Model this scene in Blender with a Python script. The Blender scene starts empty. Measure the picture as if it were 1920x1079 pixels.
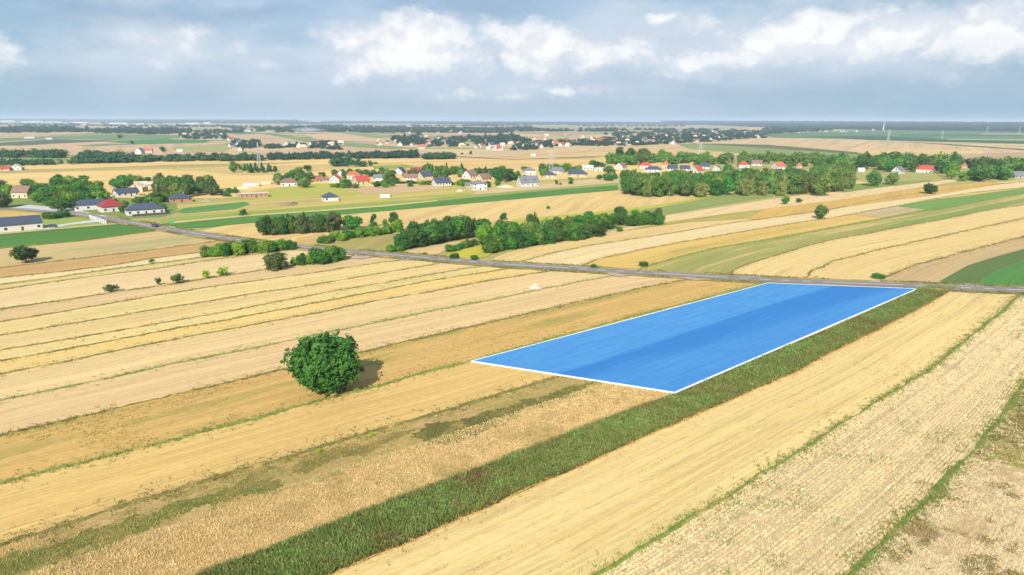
import bpy, math, random
import numpy as np
from mathutils import noise as mnoise
from mathutils import Vector, Matrix, Euler

random.seed(7)
RNG = np.random.default_rng(7)
SC = bpy.context.scene
COL = SC.collection
R = math.radians

# ------------------------------------------------------------------ camera
H = 55.0
F = 1280.0
cam_d = bpy.data.cameras.new('camera'); cam = bpy.data.objects.new('camera', cam_d); COL.objects.link(cam)
cam_d.sensor_width = 36; cam_d.lens = 24.0; cam_d.clip_end = 200000; cam_d.clip_start = 0.5
CM = Matrix.Translation((0, 0, H)) @ (Euler((R(90 - 13.80), 0, 0)).to_matrix().to_4x4()) @ Matrix.Rotation(R(0.18), 4, 'Z')
cam.matrix_world = CM
SC.camera = cam
CR = np.array(CM.to_3x3())

# ------------------------------------------------------------------ exposure, sun, sky
EXPO = 0.80
SC.view_settings.view_transform = 'Standard'; SC.view_settings.look = 'None'
SC.view_settings.exposure = EXPO; SC.view_settings.gamma = 1.0
SC.view_settings.use_curve_mapping = False
GAIN = 2 ** EXPO
SUN_EL, SUN_AZ = 35.0, 11.0      # light travels towards +Y, turned 11 degrees to the right
sd = bpy.data.lights.new('sun', 'SUN'); so = bpy.data.objects.new('sun', sd); COL.objects.link(so)
sd.energy = 4.8; sd.angle = R(0.53); sd.color = (1.0, 0.955, 0.87)
ld = Vector((math.sin(R(SUN_AZ)) * math.cos(R(SUN_EL)), math.cos(R(SUN_AZ)) * math.cos(R(SUN_EL)), -math.sin(R(SUN_EL))))
so.rotation_euler = ld.to_track_quat('-Z', 'Y').to_euler()

def lin(c):
    c = c / 255.0
    return c / 12.92 if c <= 0.04045 else ((c + 0.055) / 1.055) ** 2.4
def L3(rgb, k=1.0):
    return tuple(lin(c) * k for c in rgb)

class NT:
    """tiny node-tree writer"""
    def __init__(s, tree): s.t = tree; s.n = tree.nodes; s.l = tree.links
    def val(s, inp, v):
        if v is None: return
        if isinstance(v, bpy.types.NodeSocket): s.l.new(v, inp)
        elif isinstance(v, (tuple, list)):
            if inp.type == 'RGBA' and len(v) == 3: v = (*v, 1)
            inp.default_value = v
        else: inp.default_value = v
    def math(s, op, a, b=None, c=None, clamp=False):
        n = s.n.new('ShaderNodeMath'); n.operation = op; n.use_clamp = clamp
        s.val(n.inputs[0], a); s.val(n.inputs[1], b); s.val(n.inputs[2], c); return n.outputs[0]
    def vmath(s, op, a, b=None):
        n = s.n.new('ShaderNodeVectorMath'); n.operation = op
        s.val(n.inputs[0], a); s.val(n.inputs[1], b)
        return n.outputs['Value'] if op in ('LENGTH', 'DOT_PRODUCT') else n.outputs[0]
    def mix(s, f, a, b, mode='MIX'):
        n = s.n.new('ShaderNodeMix'); n.data_type = 'RGBA'; n.blend_type = mode
        s.val(n.inputs['Factor'], f); s.val(n.inputs[6], a); s.val(n.inputs[7], b); return n.outputs[2]
    def noise(s, vec, scale=1.0, detail=3, rough=0.55, dist=0.0, out=0):
        n = s.n.new('ShaderNodeTexNoise'); s.val(n.inputs['Vector'], vec)
        n.inputs['Scale'].default_value = scale; n.inputs['Detail'].default_value = detail
        n.inputs['Roughness'].default_value = rough; n.inputs['Distortion'].default_value = dist
        return n.outputs[out]
    def map(s, v, a, b, c=0.0, d=1.0, smooth=True):
        n = s.n.new('ShaderNodeMapRange'); n.interpolation_type = 'SMOOTHSTEP' if smooth else 'LINEAR'
        s.val(n.inputs[0], v); n.inputs[1].default_value = a; n.inputs[2].default_value = b
        n.inputs[3].default_value = c; n.inputs[4].default_value = d; return n.outputs[0]
    def mapping(s, vec, scale=(1, 1, 1), loc=(0, 0, 0), rot=(0, 0, 0)):
        n = s.n.new('ShaderNodeMapping'); s.l.new(vec, n.inputs[0])
        n.inputs['Scale'].default_value = scale; n.inputs['Location'].default_value = loc
        n.inputs['Rotation'].default_value = rot; return n.outputs[0]

W = bpy.data.worlds.new('World'); SC.world = W; W.use_nodes = True
wt = NT(W.node_tree); W.node_tree.nodes.clear()
tc = wt.n.new('ShaderNodeTexCoord')
sep = wt.n.new('ShaderNodeSeparateXYZ'); wt.l.new(tc.outputs['Generated'], sep.inputs[0])
AZ = wt.math('ARCTAN2', sep.outputs[0], sep.outputs[1])
EL = wt.math('ARCSINE', sep.outputs[2])
sky = wt.n.new('ShaderNodeTexSky'); sky.sky_type = 'NISHITA'; sky.sun_disc = False
sky.sun_elevation = R(SUN_EL); sky.sun_rotation = R(180 + SUN_AZ); sky.dust_density = 2.0; sky.air_density = 1.0
comb = wt.n.new('ShaderNodeCombineXYZ'); wt.l.new(AZ, comb.inputs[0]); wt.l.new(EL, comb.inputs[1])
uv = comb.outputs[0]
def azel(x, y):      # direction of a cloud, as azimuth and elevation in radians
    d = CR @ np.array([(x - 960) / F, -(y - 539.5) / F, -1.0]); d /= np.linalg.norm(d)
    return math.atan2(d[0], d[1]), math.asin(d[2])
warp = wt.noise(wt.mapping(uv, (1, 1.3, 1)), 9, 5, 0.6, out=1)
warpv = wt.vmath('MULTIPLY', wt.vmath('SUBTRACT', warp, (0.5, 0.5, 0.5)), (0.085, 0.045, 0))
uvw = wt.vmath('ADD', uv, warpv)
def blobs(lst):
    acc = None
    for (x, y, rx, ry, amp) in lst:
        a, e = azel(x, y)
        m = wt.mapping(uvw, (F / rx, F / ry, 0), (-a * F / rx, -e * F / ry, 0))
        v = wt.math('MULTIPLY_ADD', wt.vmath('LENGTH', m), -amp, amp)
        acc = v if acc is None else wt.math('MAXIMUM', acc, v)
    return wt.math('MAXIMUM', acc, 0.0)
billow = wt.noise(wt.mapping(uv, (1, 1.35, 1)), 30, 8, 0.62)
coarse = wt.noise(wt.mapping(uv, (1, 2.2, 1), (3.1, 0.7, 0)), 5.5, 5, 0.55)
wisps = wt.noise(wt.mapping(uv, (1, 2.6, 1), (7.7, 2.1, 0)), 11, 6, 0.6)
bright = blobs([(790, 85, 130, 75, 1.0), (655, 125, 60, 42, .7), (655, 75, 90, 40, .55), (730, 105, 90, 40, .8), (870, 110, 80, 50, .6), (1010, 90, 110, 60, 1.0),
                (1090, 105, 85, 36, .8), (1180, 100, 90, 36, .6), (1290, 120, 90, 34, .6), (1370, 85, 90, 40, .4), (940, 70, 90, 60, .5), (1510, 75, 130, 55, 1.0), (1430, 98, 110, 32, .9),
                (1580, 95, 110, 36, .8), (1700, 60, 220, 60, .7), (1860, 50, 160, 66, .7), (1255, 30, 50, 18, .6), (1310, 50, 60, 26, .5),
                (350, 70, 170, 50, .26), (300, 110, 110, 34, .2), (495, 120, 34, 12, .3), (1060, 165, 170, 20, .34), (1265, 140, 40, 16, .4),
                (940, 180, 240, 16, .28), (1790, 150, 60, 18, .25), (2150, 60, 200, 60, .7), (-200, 80, 200, 60, .7)])
grey = blobs([(900, 18, 220, 38, 1.0), (760, 8, 120, 30, .8), (1240, 70, 70, 20, .6), (250, 25, 260, 38, .8), (500, 20, 200, 30, .7), (1290, 67, 50, 16, .8),
              (850, 135, 250, 16, .30), (1700, 160, 420, 60, .55), (1150, 140, 240, 40, .35), (1560, 20, 90, 24, .5), (120, 150, 300, 60, .35)])
# open sky, whitened by haze
hazy = wt.mix(wt.map(EL, 0.0, 0.20), L3((182, 202, 222), 10 / GAIN), L3((168, 198, 226), 10 / GAIN))
hazy = wt.mix(wt.map(AZ, 0.05, 0.70), hazy, L3((142, 180, 204), 10 / GAIN))
hazy = wt.mix(wt.map(wt.math('MULTIPLY', AZ, -1), 0.25, 0.85), hazy, L3((152, 188, 212), 10 / GAIN))
base = wt.mix(0.93, sky.outputs[0], hazy)
base = wt.mix(wt.math('MULTIPLY', wt.map(coarse, 0.40, 0.68), wt.map(EL, 0.01, 0.09, 0.15, 0.75)), base, L3((220, 230, 241), 10 / GAIN))
gm = wt.map(wt.math('ADD', grey, wt.math('MULTIPLY', wt.math('SUBTRACT', wisps, 0.5), 1.1)), 0.15, 0.75)
base = wt.mix(wt.math('MULTIPLY', gm, 0.62), base, L3((152, 180, 208), 10 / GAIN))
veil = blobs([(1250, 80, 420, 95, 1.0), (770, 88, 240, 85, 1.0), (1720, 65, 360, 95, 1.0), (330, 90, 220, 65, .7), (1000, 160, 420, 40, .5)])
vm = wt.map(wt.math('ADD', veil, wt.math('MULTIPLY', wt.math('SUBTRACT', wisps, 0.5), 1.3)), 0.05, 0.8)
base = wt.mix(wt.math('MULTIPLY', vm, 0.72), base, L3((216, 226, 238), 10 / GAIN))
# cumulus
high = wt.map(EL, 0.27, 0.42)    # above the frame the same broken cloud goes on
dens = wt.math('ADD', wt.math('MULTIPLY', bright, 1.7), wt.math('MULTIPLY', wt.math('SUBTRACT', billow, 0.52), 1.25))
dens = wt.math('ADD', dens, wt.math('MULTIPLY', high, wt.map(wisps, 0.45, 0.7, 0, .55)))
cm = wt.map(wt.math('MULTIPLY', dens, wt.map(wt.math('MAXIMUM', bright, high), 0.0, 0.12)), 0.12, 0.62)
billow2 = wt.noise(wt.mapping(uv, (1, 1.35, 1), (-0.008, 0.022, 0)), 17, 6, 0.5)
billow3 = wt.noise(wt.mapping(uv, (1, 1.35, 1)), 17, 6, 0.5)
lit = wt.map(wt.math('SUBTRACT', billow3, billow2), -0.10, 0.07)
lit = wt.math('ADD', wt.math('MULTIPLY', lit, 0.5), wt.map(dens, 0.2, 1.3, 0.10, 0.55))
cc = wt.mix(lit, L3((200, 214, 232), 10 / GAIN), L3((255, 254, 252), 10.6 / GAIN))
base = wt.mix(wt.math('MULTIPLY', cm, 0.90), base, cc)
lowsky = wt.map(EL, -0.02, 0.004)
base = wt.mix(lowsky, L3((150, 160, 150), 4 / GAIN), base)
bg = wt.n.new('ShaderNodeBackground'); bg.inputs[1].default_value = 0.1
wt.l.new(base, bg.inputs[0])
wo = wt.n.new('ShaderNodeOutputWorld'); wt.l.new(bg.outputs[0], wo.inputs[0])

# ------------------------------------------------------------------ helpers
KA = 1.74     # what one unit of albedo reads as under this sun, sky and exposure
def A(rgb, k=1.0):      # measured picture colour -> surface colour
    return tuple(min(0.85, lin(c) * k / KA) for c in rgb)

def P(x, y, z=0.0):     # a point of the photograph -> where it lies on the ground
    d = CR @ np.array([(x - 960) / F, -(y - 539.5) / F, -1.0])
    t = (z - H) / d[2]
    return np.array([d[0] * t, d[1] * t])
def pxm(x, y):          # photo pixels per metre at that ground point
    p = P(x, y); v = CR.T @ np.array([p[0], p[1], -H]); return F / -v[2]

def tag(o, label=None, cat=None, group=None, kind=None):
    if label: o['label'] = label
    if cat: o['category'] = cat
    if group: o['group'] = group
    if kind: o['kind'] = kind
    return o
def link(name, data, parent=None, loc=None):
    o = bpy.data.objects.new(name, data); COL.objects.link(o)
    if parent: o.parent = parent
    if loc is not None: o.location = loc
    return o
def mk(name, V, faces, mats=(), mi=None, uv=None, smooth=False):
    """mesh from numpy vertices and an (n,4) or (n,3) face array, or a list of index tuples"""
    me = bpy.data.meshes.new(name)
    V = np.asarray(V, dtype=np.float32)
    if isinstance(faces, np.ndarray):
        n, k = faces.shape
        me.vertices.add(len(V)); me.vertices.foreach_set('co', V.ravel())
        me.loops.add(n * k); me.loops.foreach_set('vertex_index', faces.astype(np.int32).ravel())
        me.polygons.add(n); me.polygons.foreach_set('loop_start', np.arange(0, n * k, k, dtype=np.int32))
        me.update(calc_edges=True)
    else:
        me.from_pydata([tuple(map(float, v)) for v in V], [], faces); me.update()
    for m in mats: me.materials.append(m)
    if mi is not None: me.polygons.foreach_set('material_index', np.asarray(mi, dtype=np.int32))
    if uv is not None:
        l = me.uv_layers.new(name='UVMap')
        idx = np.empty(len(me.loops), dtype=np.int32); me.loops.foreach_get('vertex_index', idx)
        l.data.foreach_set('uv', np.asarray(uv, dtype=np.float32)[idx].ravel())
    if smooth: me.polygons.foreach_set('use_smooth', np.ones(len(me.polygons), dtype=bool))
    me.validate()
    return me

class MB:
    def __init__(s): s.v = []; s.f = []; s.m = []
    def add(s, vs, fs, m=0):
        o = len(s.v); s.v += [tuple(v) for v in vs]; s.f += [tuple(i + o for i in f) for f in fs]; s.m += [m] * len(fs)
    def box(s, x0, x1, y0, y1, z0, z1, m=0):
        s.add([(x0, y0, z0), (x1, y0, z0), (x1, y1, z0), (x0, y1, z0), (x0, y0, z1), (x1, y0, z1), (x1, y1, z1), (x0, y1, z1)],
              [(0, 3, 2, 1), (4, 5, 6, 7), (0, 1, 5, 4), (1, 2, 6, 5), (2, 3, 7, 6), (3, 0, 4, 7)], m)
    def tube(s, p0, p1, r0, r1, n=6, m=0):
        p0 = Vector(p0); p1 = Vector(p1); d = (p1 - p0).normalized(); a = d.orthogonal().normalized(); b = d.cross(a)
        vs = []
        for p, r in ((p0, r0), (p1, r1)):
            for i in range(n):
                t = 2 * math.pi * i / n; vs.append(p + a * math.cos(t) * r + b * math.sin(t) * r)
        s.add(vs, [(i, (i + 1) % n, n + (i + 1) % n, n + i) for i in range(n)] + [tuple(range(n - 1, -1, -1)), tuple(range(n, 2 * n))], m)
    def mesh(s, name, *mats):
        return mk(name, s.v, s.f, mats, s.m)

def new_mat(name):
    m = bpy.data.materials.new(name); m.use_nodes = True
    t = NT(m.node_tree); b = t.n['Principled BSDF']; b.inputs['Roughness'].default_value = 0.9
    b.inputs['Specular IOR Level'].default_value = 0.15
    return m, t, b
def flat(name, rgb, rough=0.8, spec=0.2, var=0.12, scale=0.8, k=1.0):
    m, t, b = new_mat(name)
    tcn = t.n.new('ShaderNodeTexCoord')
    n = t.noise(tcn.outputs['Object'], scale, 4)
    c = A(rgb, k)
    t.val(b.inputs['Base Color'], t.mix(n, tuple(x * (1 - var) for x in c), tuple(min(.85, x * (1 + var)) for x in c)))
    b.inputs['Roughness'].default_value = rough; b.inputs['Specular IOR Level'].default_value = spec
    return m

_fm = {}
def field_mat(base, alt=None, streak=(0.006, 0.35), amt=0.8, patch=None, pamt=0.5, psc=(0.02, 0.06), speck=0.22, spsc=1.1, tram=0.0, bump=0.5, name='soil'):
    """stubble or crop: streaks along the rows (u), patches of another colour, a fine broken speckle and some relief"""
    key = (base, alt, streak, amt, patch, pamt, psc, speck, spsc, tram)
    if key in _fm: return _fm[key]
    m, t, b = new_mat(name)
    uvn = t.n.new('ShaderNodeUVMap'); U = uvn.outputs[0]
    off = (random.uniform(0, 90), random.uniform(0, 90), 0)
    alt = alt or tuple(int(c * 0.86) for c in base)
    s1 = t.noise(t.mapping(U, (streak[0], streak[1], 1), off), 1, 4, 0.6)
    s2 = t.noise(t.mapping(U, (streak[0] * 5, streak[1] * 4, 1), off), 1, 3, 0.6)
    s = t.math('ADD', t.math('MULTIPLY', s1, 0.6), t.math('MULTIPLY', s2, 0.4))
    c = t.mix(t.math('MULTIPLY', t.map(s, 0.38, 0.60), amt), A(base), A(alt))
    big = t.noise(t.mapping(U, (streak[0] * 2.2, streak[1] * .45, 1), (off[1], off[0], 0)), 1, 5, 0.62)
    c = t.mix(t.map(big, 0.5, 0.72, 0, .55), c, tuple(v * .80 for v in A(alt)))
    c = t.mix(t.map(big, 0.48, 0.28, 0, .55), c, tuple(min(.85, v * 1.14) for v in A(base)))
    if patch:
        pn = t.noise(t.mapping(U, (psc[0], psc[1], 1), off), 1, 6, 0.68)
        c = t.mix(t.map(pn, 0.62 - pamt * 0.24, 0.70 - pamt * 0.16, 0, 0.9), c, A(patch))
    if tram:
        sx = t.n.new('ShaderNodeSeparateXYZ'); t.l.new(U, sx.inputs[0])
        wob = t.math('ADD', sx.outputs[1], t.math('MULTIPLY', t.noise(t.mapping(U, (.03, .03, 1)), 1, 2), 1.6))
        fr = t.math('PINGPONG', wob, tram / 2)
        ln = t.math('MULTIPLY', t.map(fr, 0.10, 0.55, 1, 0), t.map(t.noise(t.mapping(U, (.25, 2.5, 1)), 1, 3), .4, .62))
        c = t.mix(t.math('MULTIPLY', ln, 0.55), c, A(tuple(int(v * 0.70) for v in base)))
    # lines left along the rows by the machines, and a coarser mottling
    ws = 1.0 if spsc > .4 else .22
    wl = t.noise(t.mapping(U, (.018 * ws, 1.15 * ws, 1), (off[1] + 5, off[0], 0)), 1, 3, .7)
    c = t.mix(t.map(wl, .53, .62, 0, .34), c, tuple(v * .70 for v in A(base)))
    c = t.mix(t.map(wl, .46, .38, 0, .30), c, tuple(min(.85, v * 1.22) for v in A(base)))
    w2 = t.noise(t.mapping(U, (.006 * ws, .34 * ws, 1), (off[0] + 3, off[1] + 7, 0)), 1, 4, .75)
    c = t.mix(t.map(w2, .54, .60, 0, .30), c, tuple(a * .62 + b_ * .14 for a, b_ in zip(A(base), A((150, 146, 76)))))
    c = t.mix(t.map(w2, .45, .40, 0, .28), c, tuple(min(.85, v * 1.2) for v in A(base)))
    mt_ = t.noise(t.mapping(U, (.13 * ws, .42 * ws, 1), (off[0], off[1] + 9, 0)), 1, 6, .78)
    c = t.mix(t.map(mt_, .54, .70, 0, .45), c, tuple(a * .55 + b_ * .22 for a, b_ in zip(A(base), A((150, 140, 80)))))
    c = t.mix(t.map(mt_, .46, .32, 0, .30), c, tuple(min(.85, v * 1.15) for v in A(base)))
    sp = t.noise(t.mapping(U, (spsc * 0.55, spsc * 1.3, 1), off), 1, 5, 0.75)
    c = t.mix(t.map(sp, 0.32, 0.68, speck, 0), c, tuple(v * 0.42 for v in A(base)))
    c = t.mix(t.map(sp, 0.55, 0.78, 0, speck), c, tuple(min(.8, v * 1.35) for v in A(base)))
    t.val(b.inputs['Base Color'], c)
    if bump:
        bn = t.n.new('ShaderNodeBump'); bn.inputs['Strength'].default_value = bump; bn.inputs['Distance'].default_value = 0.25
        t.l.new(sp, bn.inputs['Height']); t.l.new(bn.outputs[0], b.inputs['Normal'])
    _fm[key] = m
    return m

def resample(pts, n):
    pts = np.asarray(pts, float)
    d = np.r_[0, np.cumsum(np.hypot(*np.diff(pts, axis=0).T))]
    t = np.linspace(0, d[-1], n)
    return np.c_[np.interp(t, d, pts[:, 0]), np.interp(t, d, pts[:, 1])], t
def smooth_line(px, n=60, passes=2):
    """photo polyline -> smoothed ground polyline"""
    g = np.array([P(*p) for p in px])
    q, _ = resample(g, n)
    for _ in range(passes):
        q[1:-1] = (q[:-2] + 2 * q[1:-1] + q[2:]) / 4
    return q

LINE = {}
def strip(name, la, lb, mat, label, z=0.03, n=60, w=6, kind='structure', cat='field', dome=0.0):
    a = la if isinstance(la, np.ndarray) else smooth_line(la)
    b = lb if isinstance(lb, np.ndarray) else smooth_line(lb)
    a, ta = resample(a, n); b, tb = resample(b, n)
    V = []; UV = []
    for j in range(w + 1):
        k = j / w
        p = a * (1 - k) + b * k
        wd = np.hypot(*(b - a).T)
        zz = np.full(n, z + dome * math.sin(math.pi * k))
        V.append(np.c_[p, zz]); UV.append(np.c_[ta * (1 - k) + tb * k, wd.mean() * k + np.zeros(n)])
    V = np.concatenate(V); UV = np.concatenate(UV)
    i = np.arange(n - 1); fs = []
    for j in range(w):
        o = j * n; fs.append(np.c_[o + i, o + i + 1, o + n + i + 1, o + n + i])
    me = mk(name, V, np.concatenate(fs), (mat,), uv=UV)
    # keep the sheet facing up
    if me.polygons[0].normal.z < 0: me.flip_normals()
    return tag(link(name, me), label, cat, kind=kind)

PATCH = []
def poly(name, px, mat, label, z=0.05, along=None, kind='structure', cat='field', world=False):
    g = np.array(px, float) if world else np.array([P(*p) for p in px])
    if name == 'weed_patch': PATCH.append(g.copy())
    if along is None: along = (px[0], px[1])
    d = P(*along[1]) - P(*along[0]) if not world else np.array(along)
    d = d / np.linalg.norm(d)
    nrm = np.array([-d[1], d[0]])
    o = g.mean(0)
    UV = np.c_[(g - o) @ d + 300, (g - o) @ nrm + 300]
    if name == 'weed_patch':      # ragged, broken cover: small cells kept where the growth is
        gl = [tuple(v) for v in g]; lo = g.min(0); hi = g.max(0); cs = .45; cells = []; uvs = []
        for yy in np.arange(lo[1] - 2, hi[1] + 2, cs):
            for xx in np.arange(lo[0] - 2, hi[0] + 2, cs):
                jx = mnoise.noise((xx * .22, yy * .22, 1.)) * 2.6 + mnoise.noise((xx * .9, yy * .9, 4.)) * 1.1
                jy = mnoise.noise((xx * .22, yy * .22, 7.)) * 2.0 + mnoise.noise((xx * .9, yy * .9, 2.)) * 1.0
                if in_poly((xx + jx, yy + jy), gl) and mnoise.noise((xx * .12, yy * .2, 5.)) + .7 * mnoise.noise((xx * .7, yy * .7, 5.)) < .60: cells.append((xx, yy))
        c_ = np.array(cells); k4 = np.array([(0, 0), (1, 0), (1, 1), (0, 1)]) * cs
        V = (c_[:, None, :] + k4[None]).reshape(-1, 2); UV = np.c_[(V - o) @ d + 300, (V - o) @ nrm + 300]
        me = mk(name, np.c_[V, np.full(len(V), z)], np.arange(len(V)).reshape(-1, 4), (mat,), uv=UV)
        return tag(link(name, me), label, cat, kind='stuff')
    area = 0.5 * np.sum(g[:, 0] * np.roll(g[:, 1], -1) - np.roll(g[:, 0], -1) * g[:, 1])
    if area < 0: g = g[::-1]; UV = UV[::-1]
    me = mk(name, np.c_[g, np.full(len(g), z)], [tuple(range(len(g)))], (mat,), uv=UV)
    return tag(link(name, me), label, cat, kind=kind)

def in_poly(px, poly):
    x, y = px; c = False; j = len(poly) - 1
    for i in range(len(poly)):
        xi, yi = poly[i]; xj, yj = poly[j]
        if (yi > y) != (yj > y) and x < (xj - xi) * (y - yi) / (yj - yi) + xi: c = not c
        j = i
    return c

def blades(name, pts, h, r, nb, mat, seed=1, lean=0.5, wd=0.35, z=0.03):
    """tufts: each point gets nb broad blades fanning out from its foot"""
    rg = np.random.default_rng(seed)
    pts = np.asarray(pts); n = len(pts)
    hh = np.broadcast_to(h, (n,)) * rg.uniform(0.55, 1.25, n)
    hh = np.repeat(hh, nb); c = np.repeat(pts, nb, axis=0); m = n * nb
    a = rg.uniform(0, 2 * np.pi, m); rr = r * np.sqrt(rg.uniform(0, 1, m))
    bx = c[:, 0] + np.cos(a) * rr; by = c[:, 1] + np.sin(a) * rr
    t = rg.uniform(0, 2 * np.pi, m); w = hh * wd * rg.uniform(.6, 1.3, m)
    ln = lean * hh * rg.uniform(.2, 1.2, m)
    ox = np.cos(a) * ln; oy = np.sin(a) * ln
    wx = np.cos(t) * w / 2; wy = np.sin(t) * w / 2
    z0 = np.full(m, z); z1 = z + hh * rg.uniform(.5, 1, m)
    V = np.stack([np.c_[bx - wx * .5, by - wy * .5, z0], np.c_[bx + wx * .5, by + wy * .5, z0],
                  np.c_[bx + ox + wx, by + oy + wy, z1], np.c_[bx + ox - wx, by + oy - wy, z1]], 1).reshape(-1, 3)
    return mk(name, V, np.arange(m * 4).reshape(-1, 4), (mat,))

LEAFK = 1.6
def leaf_mat(name, c1, c2, k=1.0, hue=0.10, scale=1.6, c3=None):
    if name.endswith('_leaves') and not name.startswith('far'): c1 = (c1[0] + 8, c1[1] + 2, c1[2] - 10); c2 = (c2[0] + 8, c2[1] + 2, c2[2] - 10)
    m, t, b = new_mat(name)
    tcn = t.n.new('ShaderNodeTexCoord'); oi = t.n.new('ShaderNodeObjectInfo')
    geo = t.n.new('ShaderNodeNewGeometry')
    n = t.noise(geo.outputs['Position'], scale, 3, .6)
    k = k * LEAFK
    c = t.mix(t.map(n, .3, .7), A(c1, k), A(c2, k))
    if c3: c = t.mix(t.map(t.noise(geo.outputs['Position'], scale * .23, 4, .6), .52, .68), c, A(c3, k))
    hs = t.n.new('ShaderNodeHueSaturation'); t.l.new(c, hs.inputs['Color'])
    t.l.new(t.map(oi.outputs['Random'], 0, 1, 1 - hue * 1.6, 1 + hue * 1.6, False), hs.inputs['Value'])
    t.l.new(t.map(t.math('FRACT', t.math('MULTIPLY', oi.outputs['Random'], 7.31)), 0, 1, .5 - hue * .22, .5 + hue * .12, False), hs.inputs['Hue'])
    t.l.new(hs.outputs[0], b.inputs['Base Color'])
    b.inputs['Roughness'].default_value = 0.6; b.inputs['Specular IOR Level'].default_value = 0.25
    tr = t.n.new('ShaderNodeBsdfTranslucent'); t.l.new(hs.outputs[0], tr.inputs[0])
    mx = t.n.new('ShaderNodeMixShader'); mx.inputs[0].default_value = 0.22
    out = t.n['Material Output']
    t.l.new(b.outputs[0], mx.inputs[1]); t.l.new(tr.outputs[0], mx.inputs[2]); t.l.new(mx.outputs[0], out.inputs[0])
    return m

# ------------------------------------------------------------------ ground
STRAW = (250, 216, 148); PALE = (254, 228, 172); PINK = (240, 204, 162); GOLD = (230, 184, 106)
TAN = (214, 178, 126); OLIVE = (168, 162, 92); MEAD = (150, 168, 84); CROP = (88, 138, 62); DARKG = (96, 108, 58)

def ground_material():
    m, t, b = new_mat('farmland')
    g = t.n.new('ShaderNodeNewGeometry'); pos = g.outputs['Position']
    q = t.mapping(pos, (0.0011, 0.0075, 1), rot=(0, 0, R(-7)))
    v = t.n.new('ShaderNodeTexVoronoi'); v.inputs['Scale'].default_value = 1.0; t.l.new(q, v.inputs['Vector'])
    sx = t.n.new('ShaderNodeSeparateColor'); t.l.new(v.outputs['Color'], sx.inputs[0])
    rmp = t.n.new('ShaderNodeValToRGB'); t.l.new(sx.outputs[0], rmp.inputs[0]); cr = rmp.color_ramp; cr.interpolation = 'CONSTANT'
    cols = [(0.0, (226, 190, 146)), (.2, (172, 168, 108)), (.32, (236, 204, 150)), (.45, (205, 176, 132)), (.58, (136, 158, 96)), (.68, (222, 188, 150)), (.8, (196, 184, 128)), (.9, (108, 132, 84))]
    cr.elements[0].color = (*A(cols[0][1]), 1); cr.elements[1].position = .2; cr.elements[1].color = (*A(cols[1][1]), 1)
    for p_, c_ in cols[2:]:
        e = cr.elements.new(p_); e.color = (*A(c_), 1)
    near = t.mix(t.noise(t.mapping(pos, (.012, .05, 1)), 1, 5, .6), A((206, 186, 110)), A((160, 164, 88)))
    sxy = t.n.new('ShaderNodeSeparateXYZ'); t.l.new(pos, sxy.inputs[0])
    c = t.mix(t.map(sxy.outputs[1], 800, 1150), near, rmp.outputs[0])
    st = t.noise(t.mapping(pos, (.0015, .03, 1), rot=(0, 0, R(-7))), 1, 4, .6)
    c = t.mix(t.map(st, .35, .65, .0, .4), c, A((176, 164, 112)))
    t.val(b.inputs['Base Color'], c)
    return m
GR = 30000.0
gm_ = ground_material()
me = mk('ground', [(-GR, -400, 0), (GR, -400, 0), (GR, 45000, 0), (-GR, 45000, 0)], [(0, 1, 2, 3)], (gm_,))
tag(link('ground', me), 'wide flat farmland stretching to the horizon', 'ground', kind='structure')

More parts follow.
